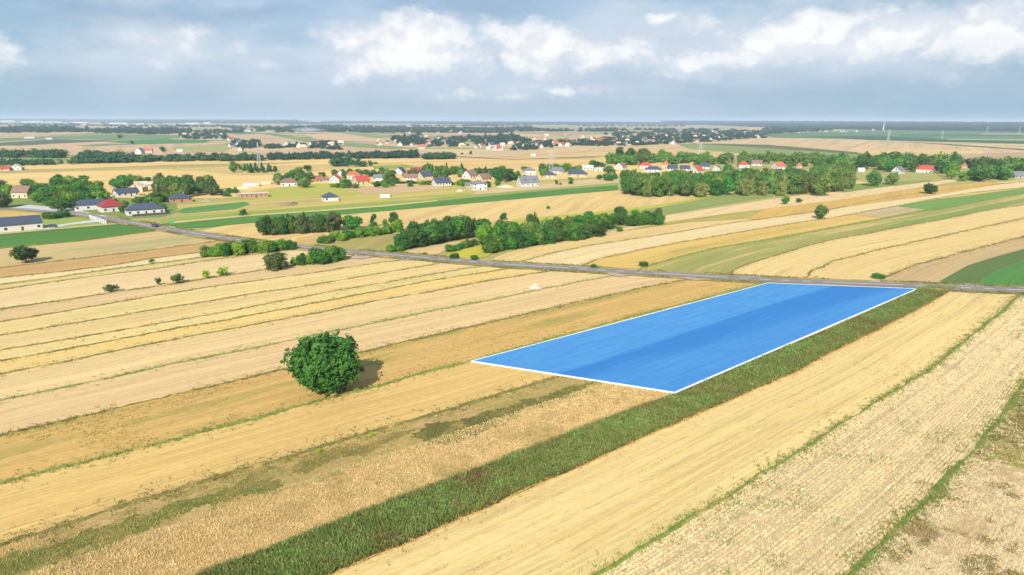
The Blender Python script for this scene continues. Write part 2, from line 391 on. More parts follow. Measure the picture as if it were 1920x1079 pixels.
# boundaries between the strip fields on this side of the road (photo points, left to right)
B = dict(
 L0=[(-260, 492), (0, 466), (75, 459), (150, 452), (292, 434)],
 L0b=[(-260, 508), (0, 477), (217, 451), (325, 440), (352, 437)],
 L0a=[(-260, 540), (0, 503), (150, 485), (262, 472), (375, 457), (432, 449)],
 L1=[(-260, 562), (0, 521), (100, 512), (200, 500), (275, 487), (375, 474), (480, 458)],
 L2=[(-260, 578), (0, 534), (75, 525), (212, 505), (375, 484), (420, 478), (520, 461)],
 L3=[(-260, 592), (0, 544), (150, 522), (295, 504), (375, 491), (480, 477), (560, 465)],
 L4=[(-260, 634), (0, 580), (75, 570), (207, 550), (325, 533), (425, 517), (542, 500), (630, 487), (675, 478)],
 L5=[(-260, 664), (0, 604), (75, 592), (175, 575), (250, 562), (375, 541), (480, 527), (605, 510), (717, 492), (800, 484)],
 L6=[(-260, 694), (0, 629), (150, 606), (275, 584), (480, 551), (580, 536), (680, 519), (780, 502), (855, 489)],
 L7=[(-260, 726), (0, 657), (150, 634), (250, 616), (375, 594), (480, 575), (605, 550), (730, 529), (855, 507), (925, 497)],
 L8=[(-260, 750), (0, 677), (75, 665), (175, 646), (300, 622), (400, 605), (480, 590), (580, 571), (705, 547), (805, 527), (905, 512), (980, 500)],
 L9=[(-260, 778), (0, 702), (125, 680), (250, 652), (350, 632), (480, 609), (605, 585), (692, 567), (792, 550), (905, 529), (1022, 510), (1065, 504)],
 L10=[(-260, 830), (0, 752), (200, 711), (300, 687), (480, 652), (605, 626), (730, 600), (855, 575), (960, 555), (1060, 534), (1145, 518), (1180, 512)],
 L11=[(-260, 905), (0, 818), (211, 768), (316, 744), (435, 716), (542, 692), (600, 679), (675, 662), (767, 640), (855, 620), (960, 596), (1072, 570), (1210, 539), (1320, 520)],
 L12=[(-260, 990), (0, 905), (211, 855), (351, 819), (492, 783), (597, 751), (689, 730), (770, 707), (877, 679), (1000, 645), (1150, 603), (1300, 566), (1440, 530), (1452, 527)],
 L13=[(-260, 1125), (0, 1021), (140, 981), (351, 914), (492, 872), (640, 827), (851, 767), (1044, 707), (1200, 664), (1400, 603), (1560, 560), (1640, 534)],
 L14=[(-60, 1260), (120, 1180), (362, 1079), (527, 1020), (640, 972), (851, 895), (956, 854), (1132, 786), (1264, 738), (1400, 680), (1560, 614), (1719, 543), (1731, 537)],
 L15=[(240, 1260), (400, 1180), (640, 1070), (780, 1012), (991, 918), (1167, 840), (1280, 789), (1490, 700), (1565, 659), (1665, 610), (1740, 572), (1775, 550), (1800, 540)],
 L16=[(800, 1260), (940, 1175), (1121, 1079), (1280, 984), (1490, 851), (1631, 760), (1736, 700), (1815, 635), (1880, 585), (1905, 560), (1925, 547)],
 L17=[(1350, 1260), (1450, 1180), (1596, 1079), (1736, 939), (1817, 854), (1877, 784), (1920, 721), (1990, 640), (2045, 580), (2075, 553)],
 L18=[(2300, 1260), (2300, 1150), (2300, 1000), (2300, 900), (2300, 750), (2280, 640), (2270, 565)],
)
for k_, v_ in B.items(): LINE[k_] = smooth_line(v_, 90, 2)
def fm(base, **k): return field_mat(base, **k)
NEAR = [
 ('L0', 'L0b', 'stubble_field', fm((236, 198, 140), alt=(212, 182, 128)), 'thin tan stubble strip below the dark green crop by the roadside'),
 ('L0b', 'L0a', 'stubble_field', fm((214, 190, 132), alt=(232, 194, 130), patch=(186, 180, 122), pamt=.6), 'greyish tan stubble field around the lone two-lobed tree'),
 ('L0a', 'L1', 'stubble_field', fm((226, 178, 116), alt=(196, 164, 106)), 'orange-brown stubble strip in front of the lone two-lobed tree'),
 ('L1', 'L2', 'stubble_field', fm(PALE, alt=(240, 214, 150)), 'pale cream stubble strip ending at the roadside hedge'),
 ('L2', 'L3', 'stubble_field', fm((240, 212, 142), alt=(216, 194, 124)), 'narrow yellowish stubble strip behind the wide pink one'),
 ('L3', 'L4', 'stubble_field', fm((250, 219, 162), alt=(238, 203, 148)), 'wide pinkish field behind the row of five shrubs'),
 ('L4', 'L5', 'stubble_field', fm((243, 207, 150), alt=(230, 193, 138)), 'pinkish tan strip just in front of the row of shrubs'),
 ('L5', 'L6', 'stubble_field', fm((250, 220, 152), alt=(234, 206, 134), patch=(206, 194, 118), pamt=.25), 'yellow-cream strip, second in front of the row of shrubs'),
 ('L6', 'L7', 'stubble_field', fm((250, 216, 150), alt=(238, 204, 140)), 'warm cream strip, third in front of the row of shrubs'),
 ('L7', 'L8', 'stubble_field', fm((250, 222, 150), alt=(240, 208, 136)), 'narrow cream strip beside the golden one'),
 ('L8', 'L9', 'stubble_field', fm((246, 206, 122), alt=(250, 220, 148), streak=(.004, .12)), 'narrow golden strip across the middle of the striped fields'),
 ('L9', 'L10', 'stubble_field', fm((250, 215, 154), alt=(238, 202, 144), tram=9.0), 'pinkish field with the white heap at its far end'),
 ('L10', 'L11', 'stubble_field', fm((247, 209, 152), alt=(234, 197, 142), tram=8.0), 'pink-beige field directly behind the lone round tree'),
 ('L11', 'L12', 'stubble_field', fm((236, 192, 116), alt=(220, 180, 108), patch=(178, 166, 88), pamt=.48, psc=(.018, .12), speck=.34), 'golden brown weedy field the lone round tree stands on'),
 ('L12', 'L13', 'stubble_field', fm((246, 206, 130), alt=(230, 188, 114), tram=7.0, speck=.26), 'golden stubble field in front of the lone round tree'),
 ('L13', 'L14', 'grain_field', fm((222, 186, 122), alt=(200, 170, 110), patch=(158, 150, 82), pamt=.28, psc=(.02, .10), speck=.5, spsc=1.5), 'uncut patchy grain field beside the dark green weed strip'),
 ('L14', 'L15', 'weed_field', fm((104, 104, 58), alt=(86, 90, 50), patch=(122, 98, 62), pamt=.6, speck=.5), 'long dark green strip of weeds crossing the foreground'),
 ('L15', 'L16', 'stubble_field', fm((254, 222, 152), alt=(244, 206, 134), patch=(226, 196, 132), pamt=.35, tram=6.5, speck=.24), 'wide golden stubble field right of the weed strip'),
 ('L16', 'L17', 'stubble_field', fm((236, 208, 156), alt=(220, 194, 142), patch=(184, 178, 120), pamt=.22, psc=(.03, .2), tram=3.0, speck=.5, spsc=1.6, streak=(.01, .6)), 'pale grey-beige row stubble with green weed flecks'),
 ('L17', 'L18', 'stubble_field', fm((240, 212, 164), alt=(222, 194, 146), patch=(180, 150, 104), pamt=.25, psc=(.15, .15), speck=.65, spsc=1.2, streak=(.08, .2)), 'rough pale straw corner field with scattered dark tufts'),
]
for a_, b_, nm, mt, lb in NEAR:
    strip(nm, LINE[a_], LINE[b_], mt, lb, n=90)

# the fields beyond the road on the right
C_ = dict(
 MA=[(980, 490), (1035, 475), (1110, 460), (1185, 449), (1247, 440), (1360, 420), (1440, 410), (1550, 395), (1665, 371), (1790, 355), (1920, 341), (2150, 322)],
 MB=[(915, 492), (940, 476), (1010, 460), (1085, 447), (1122, 441), (1185, 431), (1285, 418), (1395, 405), (1550, 388), (1665, 366), (1790, 350), (1920, 337), (2150, 318)],
 MC=[(1088, 506), (1092, 494), (1160, 477), (1242, 461), (1362, 440), (1440, 427), (1565, 408), (1665, 390), (1740, 376), (1820, 362), (1920, 352), (2150, 330)],
 MD=[(1195, 512), (1200, 503), (1260, 487), (1335, 467), (1397, 457), (1440, 450), (1565, 427), (1665, 409), (1760, 390), (1840, 376), (1920, 364), (2150, 336)],
 ME=[(1368, 524), (1372, 506), (1440, 484), (1515, 461), (1565, 449), (1640, 436), (1765, 412), (1840, 397), (1920, 384), (2150, 350)],
 MF=[(1500, 530), (1522, 509), (1565, 490), (1665, 465), (1782, 440), (1850, 425), (1920, 410), (2150, 370)],
 MG=[(1642, 535), (1652, 524), (1715, 497), (1840, 464), (1920, 444), (2150, 398)],
 MH=[(1752, 540), (1760, 529), (1815, 498), (1860, 484), (1920, 467), (2150, 420)],
 MI=[(1828, 542), (1840, 524), (1865, 508), (1920, 488), (2150, 432)],
 MJ=[(2120, 556), (2120, 540), (2130, 520), (2150, 500), (2260, 450)],
)
for k_, v_ in C_.items(): LINE[k_] = smooth_line(v_, 90, 1)
FAR_STRIPS = [
 ('MB', 'MA', 'stubble_field', fm((248, 214, 146), alt=(236, 200, 130)), 'long straw strip along the thick hedge beyond the road'),
 ('MA', 'MC', 'stubble_field', fm((252, 224, 168), alt=(246, 212, 154), streak=(.003, .12)), 'very pale long stubble strip beyond the road'),
 ('MC', 'MD', 'stubble_field', fm((244, 202, 116), alt=(230, 190, 108), patch=(172, 168, 90), pamt=.35, psc=(.006, .05)), 'yellow-ochre field beyond the road, turning green towards its far end'),
 ('MD', 'ME', 'meadow', fm((186, 176, 100), alt=(158, 164, 88), patch=(232, 200, 132), pamt=.62, psc=(.008, .06)), 'olive meadow with straw streaks beyond the road'),
 ('ME', 'MF', 'stubble_field', fm((252, 218, 150), alt=(238, 204, 132), patch=(206, 178, 108), pamt=.2, psc=(.01, .07)), 'straw field between the olive meadow and a dark hedge line'),
 ('MF', 'MG', 'stubble_field', fm((252, 216, 148), alt=(238, 202, 132), tram=8), 'straw field right of the dark hedge line beyond the road'),
 ('MG', 'MH', 'stubble_field', fm((228, 194, 138), alt=(208, 174, 124), speck=.35), 'dull brown stubble field beside the curved dark green strip'),
 ('MH', 'MI', 'crop_field', fm((108, 134, 72), alt=(118, 132, 70), speck=.4), 'curved dark green crop strip beyond the road'),
 ('MI', 'MJ', 'crop_field', fm((90, 150, 72), alt=(108, 146, 72), speck=.3), 'bright green field at the far right beyond the road'),
]
for a_, b_, nm, mt, lb in FAR_STRIPS:
    strip(nm, LINE[a_], LINE[b_], mt, lb, n=90, z=0.06)

FS = dict(streak=(.0015, .05), psc=(.003, .02), speck=.12, spsc=.25, bump=0)
def pf(px, base, label, z=0.08, name='distant_field', **k):
    d = dict(FS); d.update(k)
    return poly(name, px, field_mat(base, **d), label, z=z)
MS = dict(streak=(.004, .14), psc=(.01, .05), speck=.2, spsc=.6)
# middle distance
pf([(0, 312), (310, 303), (640, 297), (960, 299), (1240, 286), (1300, 290), (1300, 318), (1160, 330), (960, 342), (640, 352), (420, 372), (250, 372), (0, 362), (-300, 366), (-300, 316)], (250, 212, 136), 'broad straw fields behind the villages', alt=(236, 198, 128), z=.05, amt=.7)
pf([(-300, 322), (0, 319), (150, 316), (330, 309), (480, 306), (600, 303), (480, 311), (330, 317), (150, 321), (0, 326), (-300, 330)], (204, 182, 112), 'dull olive strip behind the left village', z=.09)
pf([(300, 319), (420, 315), (640, 308), (760, 306), (640, 318), (480, 329), (440, 328), (380, 322)], (228, 196, 122), 'greyish straw field behind the row of young trees', z=.09, alt=(206, 180, 110))
pf([(800, 301), (1130, 296), (1150, 304), (960, 316), (720, 322), (700, 312)], (246, 204, 132), 'straw field behind the middle village', z=.09, alt=(226, 186, 118))
pf([(700, 312), (760, 309), (780, 312), (760, 317), (700, 317)], (160, 180, 84), 'small green paddock behind the middle village', z=.13)
pf([(940, 293), (1080, 290), (1130, 297), (1050, 299), (960, 299)], (196, 182, 108), 'olive strip beside the pylon field', z=.13)
pf([(-200, 350), (0, 350), (60, 346), (120, 356), (200, 372), (260, 372), (330, 380), (335, 398), (300, 408), (215, 411), (110, 399), (0, 392), (-200, 386)], (128, 150, 78), 'green gardens around the left village', name='village_grass', z=.09, alt=(164, 164, 84), **{k: v for k, v in MS.items()})
pf([(-200, 384), (0, 393), (110, 401), (170, 407), (215, 414), (258, 421), (100, 432), (0, 441), (-260, 462)], (172, 186, 92), 'light green grass plot in front of the white bungalow', name='meadow', z=.09, alt=(150, 170, 84), **MS)
pf([(-100, 398), (0, 395), (62, 394), (80, 402), (60, 406), (0, 408), (-100, 412)], (234, 196, 110), 'small golden patch behind the white bungalow', z=.13, **MS)
pf([(-260, 462), (0, 440), (110, 430), (225, 420), (262, 423), (297, 429), (292, 434), (150, 453), (0, 467), (-260, 493)], (96, 144, 60), 'dark green maize crop left of the road', name='crop_field', z=.12, alt=(82, 128, 54), **MS)
pf([(-260, 455), (0, 436), (120, 427), (228, 417), (232, 420), (110, 430), (0, 440.5), (-260, 462)], (226, 206, 140), 'pale verge along the maize crop', name='meadow', z=.13, **MS)
pf([(300, 412), (480, 396), (640, 384), (800, 374), (960, 358), (1160, 343), (1160, 350), (960, 364), (730, 386), (480, 404), (325, 418), (305, 421)], (158, 176, 82), 'olive green meadow strip behind the long maize strip', name='meadow', z=.10, alt=(172, 178, 88), **MS)
pf([(308, 421), (345, 416), (480, 404), (605, 396), (730, 386), (850, 375), (960, 364), (1060, 355), (1157, 348), (1160, 357), (1060, 365), (960, 375), (730, 396), (605, 406), (480, 418), (380, 428), (330, 428)], (102, 150, 62), 'long dark green maize strip right of the road', name='crop_field', z=.16, alt=(86, 134, 56), **MS)
pf([(318, 417), (480, 402.5), (605, 394), (730, 384.5), (820, 376), (820, 378), (730, 387), (605, 396.5), (480, 405), (325, 419.5)], (240, 214, 140), 'pale track along the back of the long maize strip', name='track', z=.19, **MS)
pf([(345, 391), (460, 379), (470, 384), (440, 393), (345, 401), (330, 398)], (112, 164, 84), 'bright green lawn beside the slate-roofed bungalow', name='meadow', z=.19, **MS)
pf([(330, 386), (480, 374), (620, 360), (660, 352), (960, 344), (1160, 333), (1160, 343), (960, 358), (800, 374), (640, 384), (480, 396), (345, 402)], (222, 196, 110), 'rough yellowish grass around the new houses', name='meadow', z=.08, alt=(188, 182, 92), patch=(160, 168, 78), pamt=.4, **MS)
pf([(560, 345), (650, 345), (700, 352), (690, 364), (560, 372), (460, 374), (440, 366)], (188, 190, 84), 'yellow-green rough grass between the building plots', name='meadow', z=.12, alt=(214, 196, 96), **MS)
pf([(645, 354), (760, 347), (800, 349), (850, 353), (770, 361), (690, 365)], (234, 194, 146), 'pinkish bare plot in front of the middle village', z=.15, **MS)
pf([(330, 396), (480, 381), (620, 371), (640, 374), (480, 385), (335, 400)], (228, 194, 136), 'thin tan track between the new plots', name='track', z=.17, **MS)
pf([(900, 358), (960, 352), (1160, 332), (1160, 343), (960, 360), (880, 366)], (240, 204, 156), 'pinkish strip in front of the white gabled villa', z=.14, **MS)
pf([(355, 438), (420, 424), (480, 418), (605, 406), (730, 396), (960, 375), (1160, 357), (1215, 366), (1400, 352), (1600, 338), (1640, 345), (1420, 372), (1300, 382), (1150, 400), (1000, 412), (860, 425), (700, 440), (600, 450), (500, 458), (430, 448)], (250, 212, 142), 'straw field between the maize strip and the hedges', name='stubble_field', z=.07, alt=(226, 190, 122), patch=(206, 184, 110), pamt=.15, tram=14, **MS)
pf([(960, 412), (1085, 401), (1180, 391), (1290, 376), (1310, 369), (1430, 359), (1410, 364), (1310, 378), (1190, 399), (1080, 410), (960, 424)], (214, 204, 84), 'yellow flowering weed strip behind the hedges', name='meadow', z=.12, alt=(176, 182, 78), **MS)
pf([(960, 424), (1085, 409), (1190, 397), (1300, 378), (1350, 364), (1490, 360), (1440, 370), (1330, 388), (1240, 404), (1150, 425), (960, 440)], (164, 170, 94), 'grey-green meadow strip beyond the hedges', name='meadow', z=.14, alt=(148, 162, 88), **MS)
pf([(1200, 420), (1250, 405), (1440, 375), (1560, 360), (1690, 348), (1790, 337), (1795, 341), (1690, 358), (1500, 386), (1350, 404), (1250, 418), (1150, 440), (1120, 441)], (250, 216, 160), 'pale beige strip in front of the birch grove', name='stubble_field', z=.16, alt=(240, 204, 150), **MS)
pf([(1120, 441), (1185, 430), (1250, 417), (1350, 403), (1440, 392), (1520, 384), (1440, 403), (1395, 411), (1285, 418)], (204, 186, 98), 'weedy ochre strip below the pale beige strip', name='stubble_field', z=.18, alt=(170, 166, 88), **MS)
pf([(1400, 412), (1440, 391), (1560, 377), (1700, 357), (1850, 342), (1885, 344), (1740, 368), (1550, 393), (1440, 410)], (232, 188, 104), 'golden field around the small round tree', name='stubble_field', z=.20, alt=(218, 176, 98), **MS)
pf([(1560, 354), (1610, 345), (1700, 340), (1750, 338), (1690, 347), (1580, 362)], (156, 172, 82), 'green grass patch beside the birch grove', name='meadow', z=.2, **MS)
pf([(1540, 452), (1640, 432), (1700, 415), (1800, 396), (1920, 372), (2150, 340), (2150, 346), (1920, 380), (1840, 396), (1760, 412), (1600, 440)], (142, 166, 80), 'green band in the olive meadow', name='meadow', z=.12, alt=(164, 172, 88), **MS)
pf([(1680, 387), (1760, 374), (1840, 364), (1920, 353), (2150, 331), (2150, 336), (1920, 364), (1850, 376), (1760, 394), (1720, 396)], (124, 164, 84), 'fresh green grass wedge at the end of the ochre field', name='meadow', z=.16, alt=(140, 166, 78), **MS)
pf([(1600, 403), (1680, 388), (1738, 394), (1655, 409)], (226, 198, 146), 'small beige plot in the green meadow', name='stubble_field', z=.18, **MS)
pf([(560, 466), (600, 452), (650, 450), (740, 440), (735, 458), (728, 477), (655, 473)], (176, 164, 92), 'olive meadow between road and hedge', name='meadow', z=.12, alt=(200, 176, 106), **MS)
pf([(560, 446), (610, 440), (606, 455), (560, 462), (545, 458)], (236, 200, 128), 'small straw plot behind the roadside bushes', name='stubble_field', z=.14, **MS)
pf([(740, 474), (790, 465), (880, 449), (905, 446), (850, 462), (820, 478), (790, 480)], (240, 204, 150), 'pinkish plot between two hedges near the road', name='stubble_field', z=.14, **MS)
pf([(830, 480), (850, 470), (905, 462), (930, 470), (915, 482), (880, 488)], (190, 184, 76), 'yellow weedy ground at the hedge foot by the road', name='meadow', z=.15, alt=(222, 206, 70), **MS)
# far distance
far = [
 ([(-300, 273), (0, 268), (95, 262), (160, 263), (225, 262), (190, 266), (0, 274), (-300, 284)], (108, 118, 96), 'dark ploughed field on the far left'),
 ([(-300, 266), (60, 258), (230, 253), (285, 252), (370, 257), (300, 262), (225, 262), (95, 262), (-300, 273)], (132, 158, 108), 'grey-green field on the far left'),
 ([(60, 256), (170, 250), (280, 250), (230, 253), (100, 257)], (168, 168, 108), 'olive strip on the far left'),
 ([(195, 266), (310, 261), (400, 263), (380, 269), (270, 272)], (88, 150, 84), 'bluish green field on the far left'),
 ([(-300, 285), (0, 276), (190, 266), (200, 270), (100, 277), (0, 283), (-300, 292)], (232, 196, 152), 'pinkish strip below the dark ploughed field'),
 ([(95, 288), (120, 277), (270, 271), (420, 268), (425, 282), (300, 292), (130, 292)], (228, 190, 150), 'pinkish field behind the left tree belt'),
 ([(0, 296), (125, 294), (125, 301), (0, 304)], (152, 176, 96), 'green strip between two tree rows on the left'),
 ([(320, 276), (420, 270), (440, 276), (420, 284), (330, 284)], (190, 184, 118), 'pale olive field on the left'),
 ([(395, 247), (440, 245), (530, 253), (600, 262), (540, 260), (440, 252)], (112, 152, 88), 'green wedge behind the far left hamlet'),
 ([(424, 254), (487, 251), (560, 262), (640, 276), (600, 284), (495, 272), (470, 268)], (226, 190, 148), 'pinkish slope behind the far hamlet'),
 ([(512, 255), (553, 256), (640, 266), (760, 277), (700, 284), (620, 276)], (150, 166, 100), 'green strip crossing the far slope'),
 ([(570, 252), (640, 250), (703, 260), (750, 262), (735, 268), (640, 265), (593, 262)], (234, 196, 154), 'pink field in the far middle'),
 ([(450, 284), (613, 279), (640, 287), (503, 290)], (234, 194, 152), 'pink strip behind the dark tree belt'),
 ([(560, 245), (700, 247), (742, 257), (703, 259), (640, 250)], (160, 172, 112), 'olive field in the far middle'),
 ([(640, 275), (700, 279), (850, 286), (820, 290), (640, 288)], (230, 192, 150), 'pink field before the middle tree belt'),
 ([(780, 256), (870, 252), (960, 254), (960, 259), (900, 263), (800, 263)], (154, 168, 110), 'olive green field behind the middle hamlet'),
 ([(700, 253), (870, 247), (960, 251), (960, 254), (800, 255)], (222, 190, 152), 'pinkish strip behind the middle hamlet'),
 ([(960, 238), (1240, 232), (1400, 240), (1230, 245), (1130, 252), (1060, 250), (1000, 243)], (188, 180, 132), 'dull striped fields beyond the long village'),
 ([(960, 243), (1060, 246), (1120, 252), (1060, 256), (960, 248)], (204, 178, 136), 'tan field beyond the long village'),
 ([(820, 292), (960, 282), (1045, 275), (1240, 272), (1320, 268), (1470, 257), (1600, 262), (1760, 270), (2300, 290), (2300, 318), (1920, 312), (1700, 306), (1500, 302), (1240, 290), (960, 300)], (236, 200, 150), 'large pinkish straw fields behind the right village'),
 ([(960, 291), (1130, 284), (1240, 281), (1400, 291), (1500, 299), (1400, 300), (1240, 292), (1100, 293), (960, 297)], (240, 202, 138), 'straw field with the far pylon'),
 ([(1270, 271), (1350, 270), (1440, 273), (1655, 292), (1680, 294), (1600, 300), (1500, 297), (1400, 290), (1290, 280)], (158, 170, 98), 'long olive green field behind the right village'),
 ([(1290, 270), (1440, 272.5), (1660, 291), (1640, 293), (1440, 279), (1340, 273)], (122, 122, 84), 'dark edge strip of the long olive field'),
 ([(1600, 284), (1700, 280), (1850, 286), (1840, 288), (1700, 292), (1620, 292)], (250, 214, 146), 'bright straw wedge behind the right village'),
 ([(1700, 297), (1920, 286), (2300, 292), (2300, 300), (1920, 302), (1720, 304)], (216, 184, 140), 'tan field behind the far right trees'),
 ([(1430, 252), (1600, 245), (1750, 243), (2300, 252), (2300, 280), (1920, 270), (1620, 262), (1450, 259)], (112, 146, 98), 'green striped fields below the right forest'),
 ([(1500, 257), (1650, 255), (1770, 262), (1920, 266), (2300, 276), (2300, 279), (1920, 270), (1640, 263)], (74, 116, 82), 'dark green strip below the right forest'),
 ([(1772, 261), (1920, 262), (2300, 268), (2300, 271), (1920, 264.5), (1780, 263)], (186, 196, 140), 'pale strip in the green fields'),
 ([(1690, 253), (1920, 254), (1920, 256), (1690, 255)], (80, 118, 84), 'dark line in the green fields'),
 ([(1840, 251), (2300, 253), (2300, 256), (1840, 253)], (198, 188, 148), 'beige strip below the right forest'),
 ([(1690, 267), (1780, 271.5), (1920, 281), (2300, 300), (2300, 304), (1920, 283), (1780, 273)], (92, 118, 74), 'thin dark green strip across the pink fields'),
 ([(1780, 304), (1920, 300), (2300, 304), (2300, 312), (1920, 307), (1800, 310)], (248, 218, 158), 'pale straw strip behind the far right trees'),
 ([(1250, 238), (1340, 236), (1400, 238), (1380, 242), (1260, 242)], (206, 186, 152), 'beige field beyond the village roofs'),
 ([(640, 234), (850, 232), (960, 235), (960, 239), (800, 243), (640, 241)], (196, 180, 142), 'hazy beige field near the horizon'),
 ([(120, 239), (170, 237), (260, 238), (260, 244), (170, 246)], (206, 180, 148), 'pink field between far tree rows'),
]
for i_, (px, c, lb) in enumerate(far):
    pf(px, c, lb, z=0.10 + 0.035 * i_)

# patches inside the near fields
pf([(-60, 1079), (0, 1050), (150, 1000), (300, 955), (420, 918), (540, 893), (520, 918), (400, 948), (250, 1003), (120, 1050), (0, 1095)], (134, 132, 68), 'green weedy patch in the near left field', name='weed_patch', z=.045, alt=(140, 134, 70), streak=(.05, .25), speck=.55, spsc=1.6, patch=(176, 152, 90), pamt=.5, psc=(.08, .2))
pf([(420, 905), (560, 862), (700, 822), (770, 805), (760, 822), (640, 862), (520, 905), (400, 935)], (164, 140, 80), 'dull weedy patch in the near field', name='weed_patch', z=.065, alt=(132, 124, 68), streak=(.05, .25), speck=.5, spsc=1.6, patch=(196, 164, 104), pamt=.5, psc=(.08, .2))
pf([(772, 822), (800, 800), (850, 790), (930, 768), (985, 755), (1060, 728), (1120, 716), (1080, 738), (1010, 762), (930, 798), (860, 826), (800, 836)], (118, 112, 58), 'dark weedy patch in front of the blue plot', name='weed_patch', z=.085, alt=(136, 126, 70), streak=(.05, .25), speck=.5, spsc=1.6, patch=(188, 156, 96), pamt=.3, psc=(.08, .2))
pf([(1835, 862), (1862, 815), (1890, 780), (1930, 730), (2100, 640), (2200, 760), (2000, 900), (1915, 880), (1870, 868)], (158, 132, 78), 'rough brown and green grass by the right edge', name='weed_patch', z=.06, alt=(128, 128, 66), streak=(.06, .2), speck=.6, spsc=1.2, patch=(196, 186, 86), pamt=.6, psc=(.09, .09))

# ------------------------------------------------------------------ road
ROAD_PX = [(-120, 388), (0, 392), (40, 393), (110, 400), (170, 406), (215, 413), (300, 428), (380, 441), (480, 456), (562, 464), (655, 473), (730, 479), (805, 485), (855, 490), (960, 498), (1110, 507), (1210, 513), (1440, 526), (1600, 533), (1690, 536), (1800, 541), (1920, 546), (2150, 556)]
road = smooth_line(ROAD_PX, 240, 2)
def offset(line, d):
    t = np.gradient(line, axis=0); t /= np.linalg.norm(t, axis=1)[:, None]
    return line + np.c_[-t[:, 1], t[:, 0]] * np.asarray(d).reshape(-1, 1)
asph, t_, b_ = new_mat('asphalt')
uvn = t_.n.new('ShaderNodeUVMap')
n1 = t_.noise(t_.mapping(uvn.outputs[0], (.05, 1.2, 1)), 1, 4); n2 = t_.noise(t_.mapping(uvn.outputs[0], (2.5, 2.5, 1)), 1, 4)
cA = t_.mix(t_.map(n1, .3, .7), A((146, 136, 134)), A((168, 158, 154)))
t_.val(b_.inputs['Base Color'], t_.mix(t_.math('MULTIPLY', n2, .35), cA, A((120, 112, 112))))
verge_rng = RNG.uniform(-.8, .8, 240)
vmat = field_mat((196, 172, 104), alt=(150, 150, 80), patch=(226, 192, 130), pamt=.5, psc=(.05, .3), speck=.4, streak=(.03, .5), name='verge')
strip('road_verge', offset(road, -6.2 + verge_rng), offset(road, 6.4 + RNG.uniform(-.8, .8, 240)), vmat, 'weedy gravel verges along the country road', z=.22, n=240, cat='verge')
rd = strip('road', offset(road, -3.3), offset(road, 3.3), asph, 'narrow grey asphalt road crossing the farmland', z=.30, n=240, w=4, cat='road')
wpaint = flat('road_paint', (238, 232, 226), var=.08)
_, rl = resample(road, 240); RL = rl[-1]
def road_at(s):
    i = np.interp(s, rl, np.arange(240)); return np.array([np.interp(i, np.arange(240), road[:, 0]), np.interp(i, np.arange(240), road[:, 1])])
mv = MB(); s = 60.0; k = 0
while s < RL - 20:
    ln = 26.0 if k % 5 == 0 else 3.0
    q = [road_at(s + ln * j / 4) for j in range(5)]
    for j in range(4):
        a, b = q[j], q[j + 1]; d = (b - a) / np.linalg.norm(b - a); nn = np.array([-d[1], d[0]]) * 0.26
        mv.add([(*(a - nn), 0.325), (*(b - nn), 0.325), (*(b + nn), 0.325), (*(a + nn), 0.325)], [(0, 1, 2, 3)])
    s += ln + 4.0; k += 1
o = link('lane_marking', mv.mesh('lane_marking', wpaint), rd)
gravel = field_mat((218, 196, 172), alt=(196, 174, 152), speck=.3, streak=(.2, .2), name='gravel')
pads = [[(1067, 499), (1104, 502), (1098, 507), (1058, 504)], [(1175, 505.5), (1206, 508), (1204, 513), (1164, 510)], [(1402, 516.5), (1424, 518), (1430, 525), (1392, 523)],
        [(1637, 526.5), (1672, 528), (1684, 535), (1626, 532.5)], [(1803, 532), (1842, 535), (1850, 543), (1796, 540)], [(1132, 509), (1150, 511), (1180, 521), (1150, 519)],
        [(1272, 517), (1292, 518), (1318, 527), (1290, 526)], [(1752, 539), (1792, 541), (1802, 549), (1772, 547)], [(655, 486), (676, 474), (726, 478), (762, 483), (700, 483), (678, 487)],
        [(740, 480), (772, 482.5), (784, 489), (755, 489)], [(884, 490), (905, 489), (925, 492), (905, 497)], [(958, 493), (985, 493), (990, 499), (955, 498)]]
for px in pads:
    poly('gravel_apron', px, gravel, 'pale gravel field entrance beside the road', z=.26, cat='field entrance')['group'] = 'gravel field entrances along the road'
drv = flat('concrete', (214, 214, 208))
poly('driveway', [(56, 431), (120, 421), (176, 413), (188, 417), (130, 423), (92, 431)], drv, 'pale concrete driveway of the white bungalow', z=.22, cat='driveway')
poly('farm_track', [(20, 391), (55, 385), (130, 392), (200, 406), (196, 409), (120, 400), (40, 394)], drv, 'pale pavement beside the road in the left village', z=.24, cat='pavement')

# ------------------------------------------------------------------ blue plot
bm, t_, b_ = new_mat('plot_blue')
uvn = t_.n.new('ShaderNodeUVMap'); U = uvn.outputs[0]
sx = t_.n.new('ShaderNodeSeparateXYZ'); t_.l.new(U, sx.inputs[0])
wv = t_.math('ADD', sx.outputs[1], t_.math('MULTIPLY', t_.math('SUBTRACT', t_.noise(t_.mapping(U, (2.2, 5, 1)), 1, 8, .75), .5), .22))
f1 = t_.map(wv, .42, .47); f2 = t_.map(t_.math('SUBTRACT', wv, t_.math('MULTIPLY', sx.outputs[0], .28)), .50, .66, 1, .30)
fine = t_.noise(t_.mapping(U, (9, 22, 1)), 1, 6, .7)
cb = t_.mix(t_.math('MULTIPLY', f1, f2), A((90, 162, 222)), A((58, 132, 206)))
cb = t_.mix(t_.map(fine, .38, .62, 0, .45), cb, A((64, 138, 210)))
ln_ = t_.noise(t_.mapping(U, (3, 70, 1)), 1, 5, .7)
cb = t_.mix(t_.map(ln_, .5, .66, 0, .4), cb, A((54, 128, 202)))
cb = t_.mix(t_.map(ln_, .46, .34, 0, .35), cb, A((104, 172, 228)))
t_.val(b_.inputs['Base Color'], cb)
corners_px = [(884, 679), (1265, 738), (1719, 543), (1440, 532)]
cg = [P(*p) for p in corners_px]
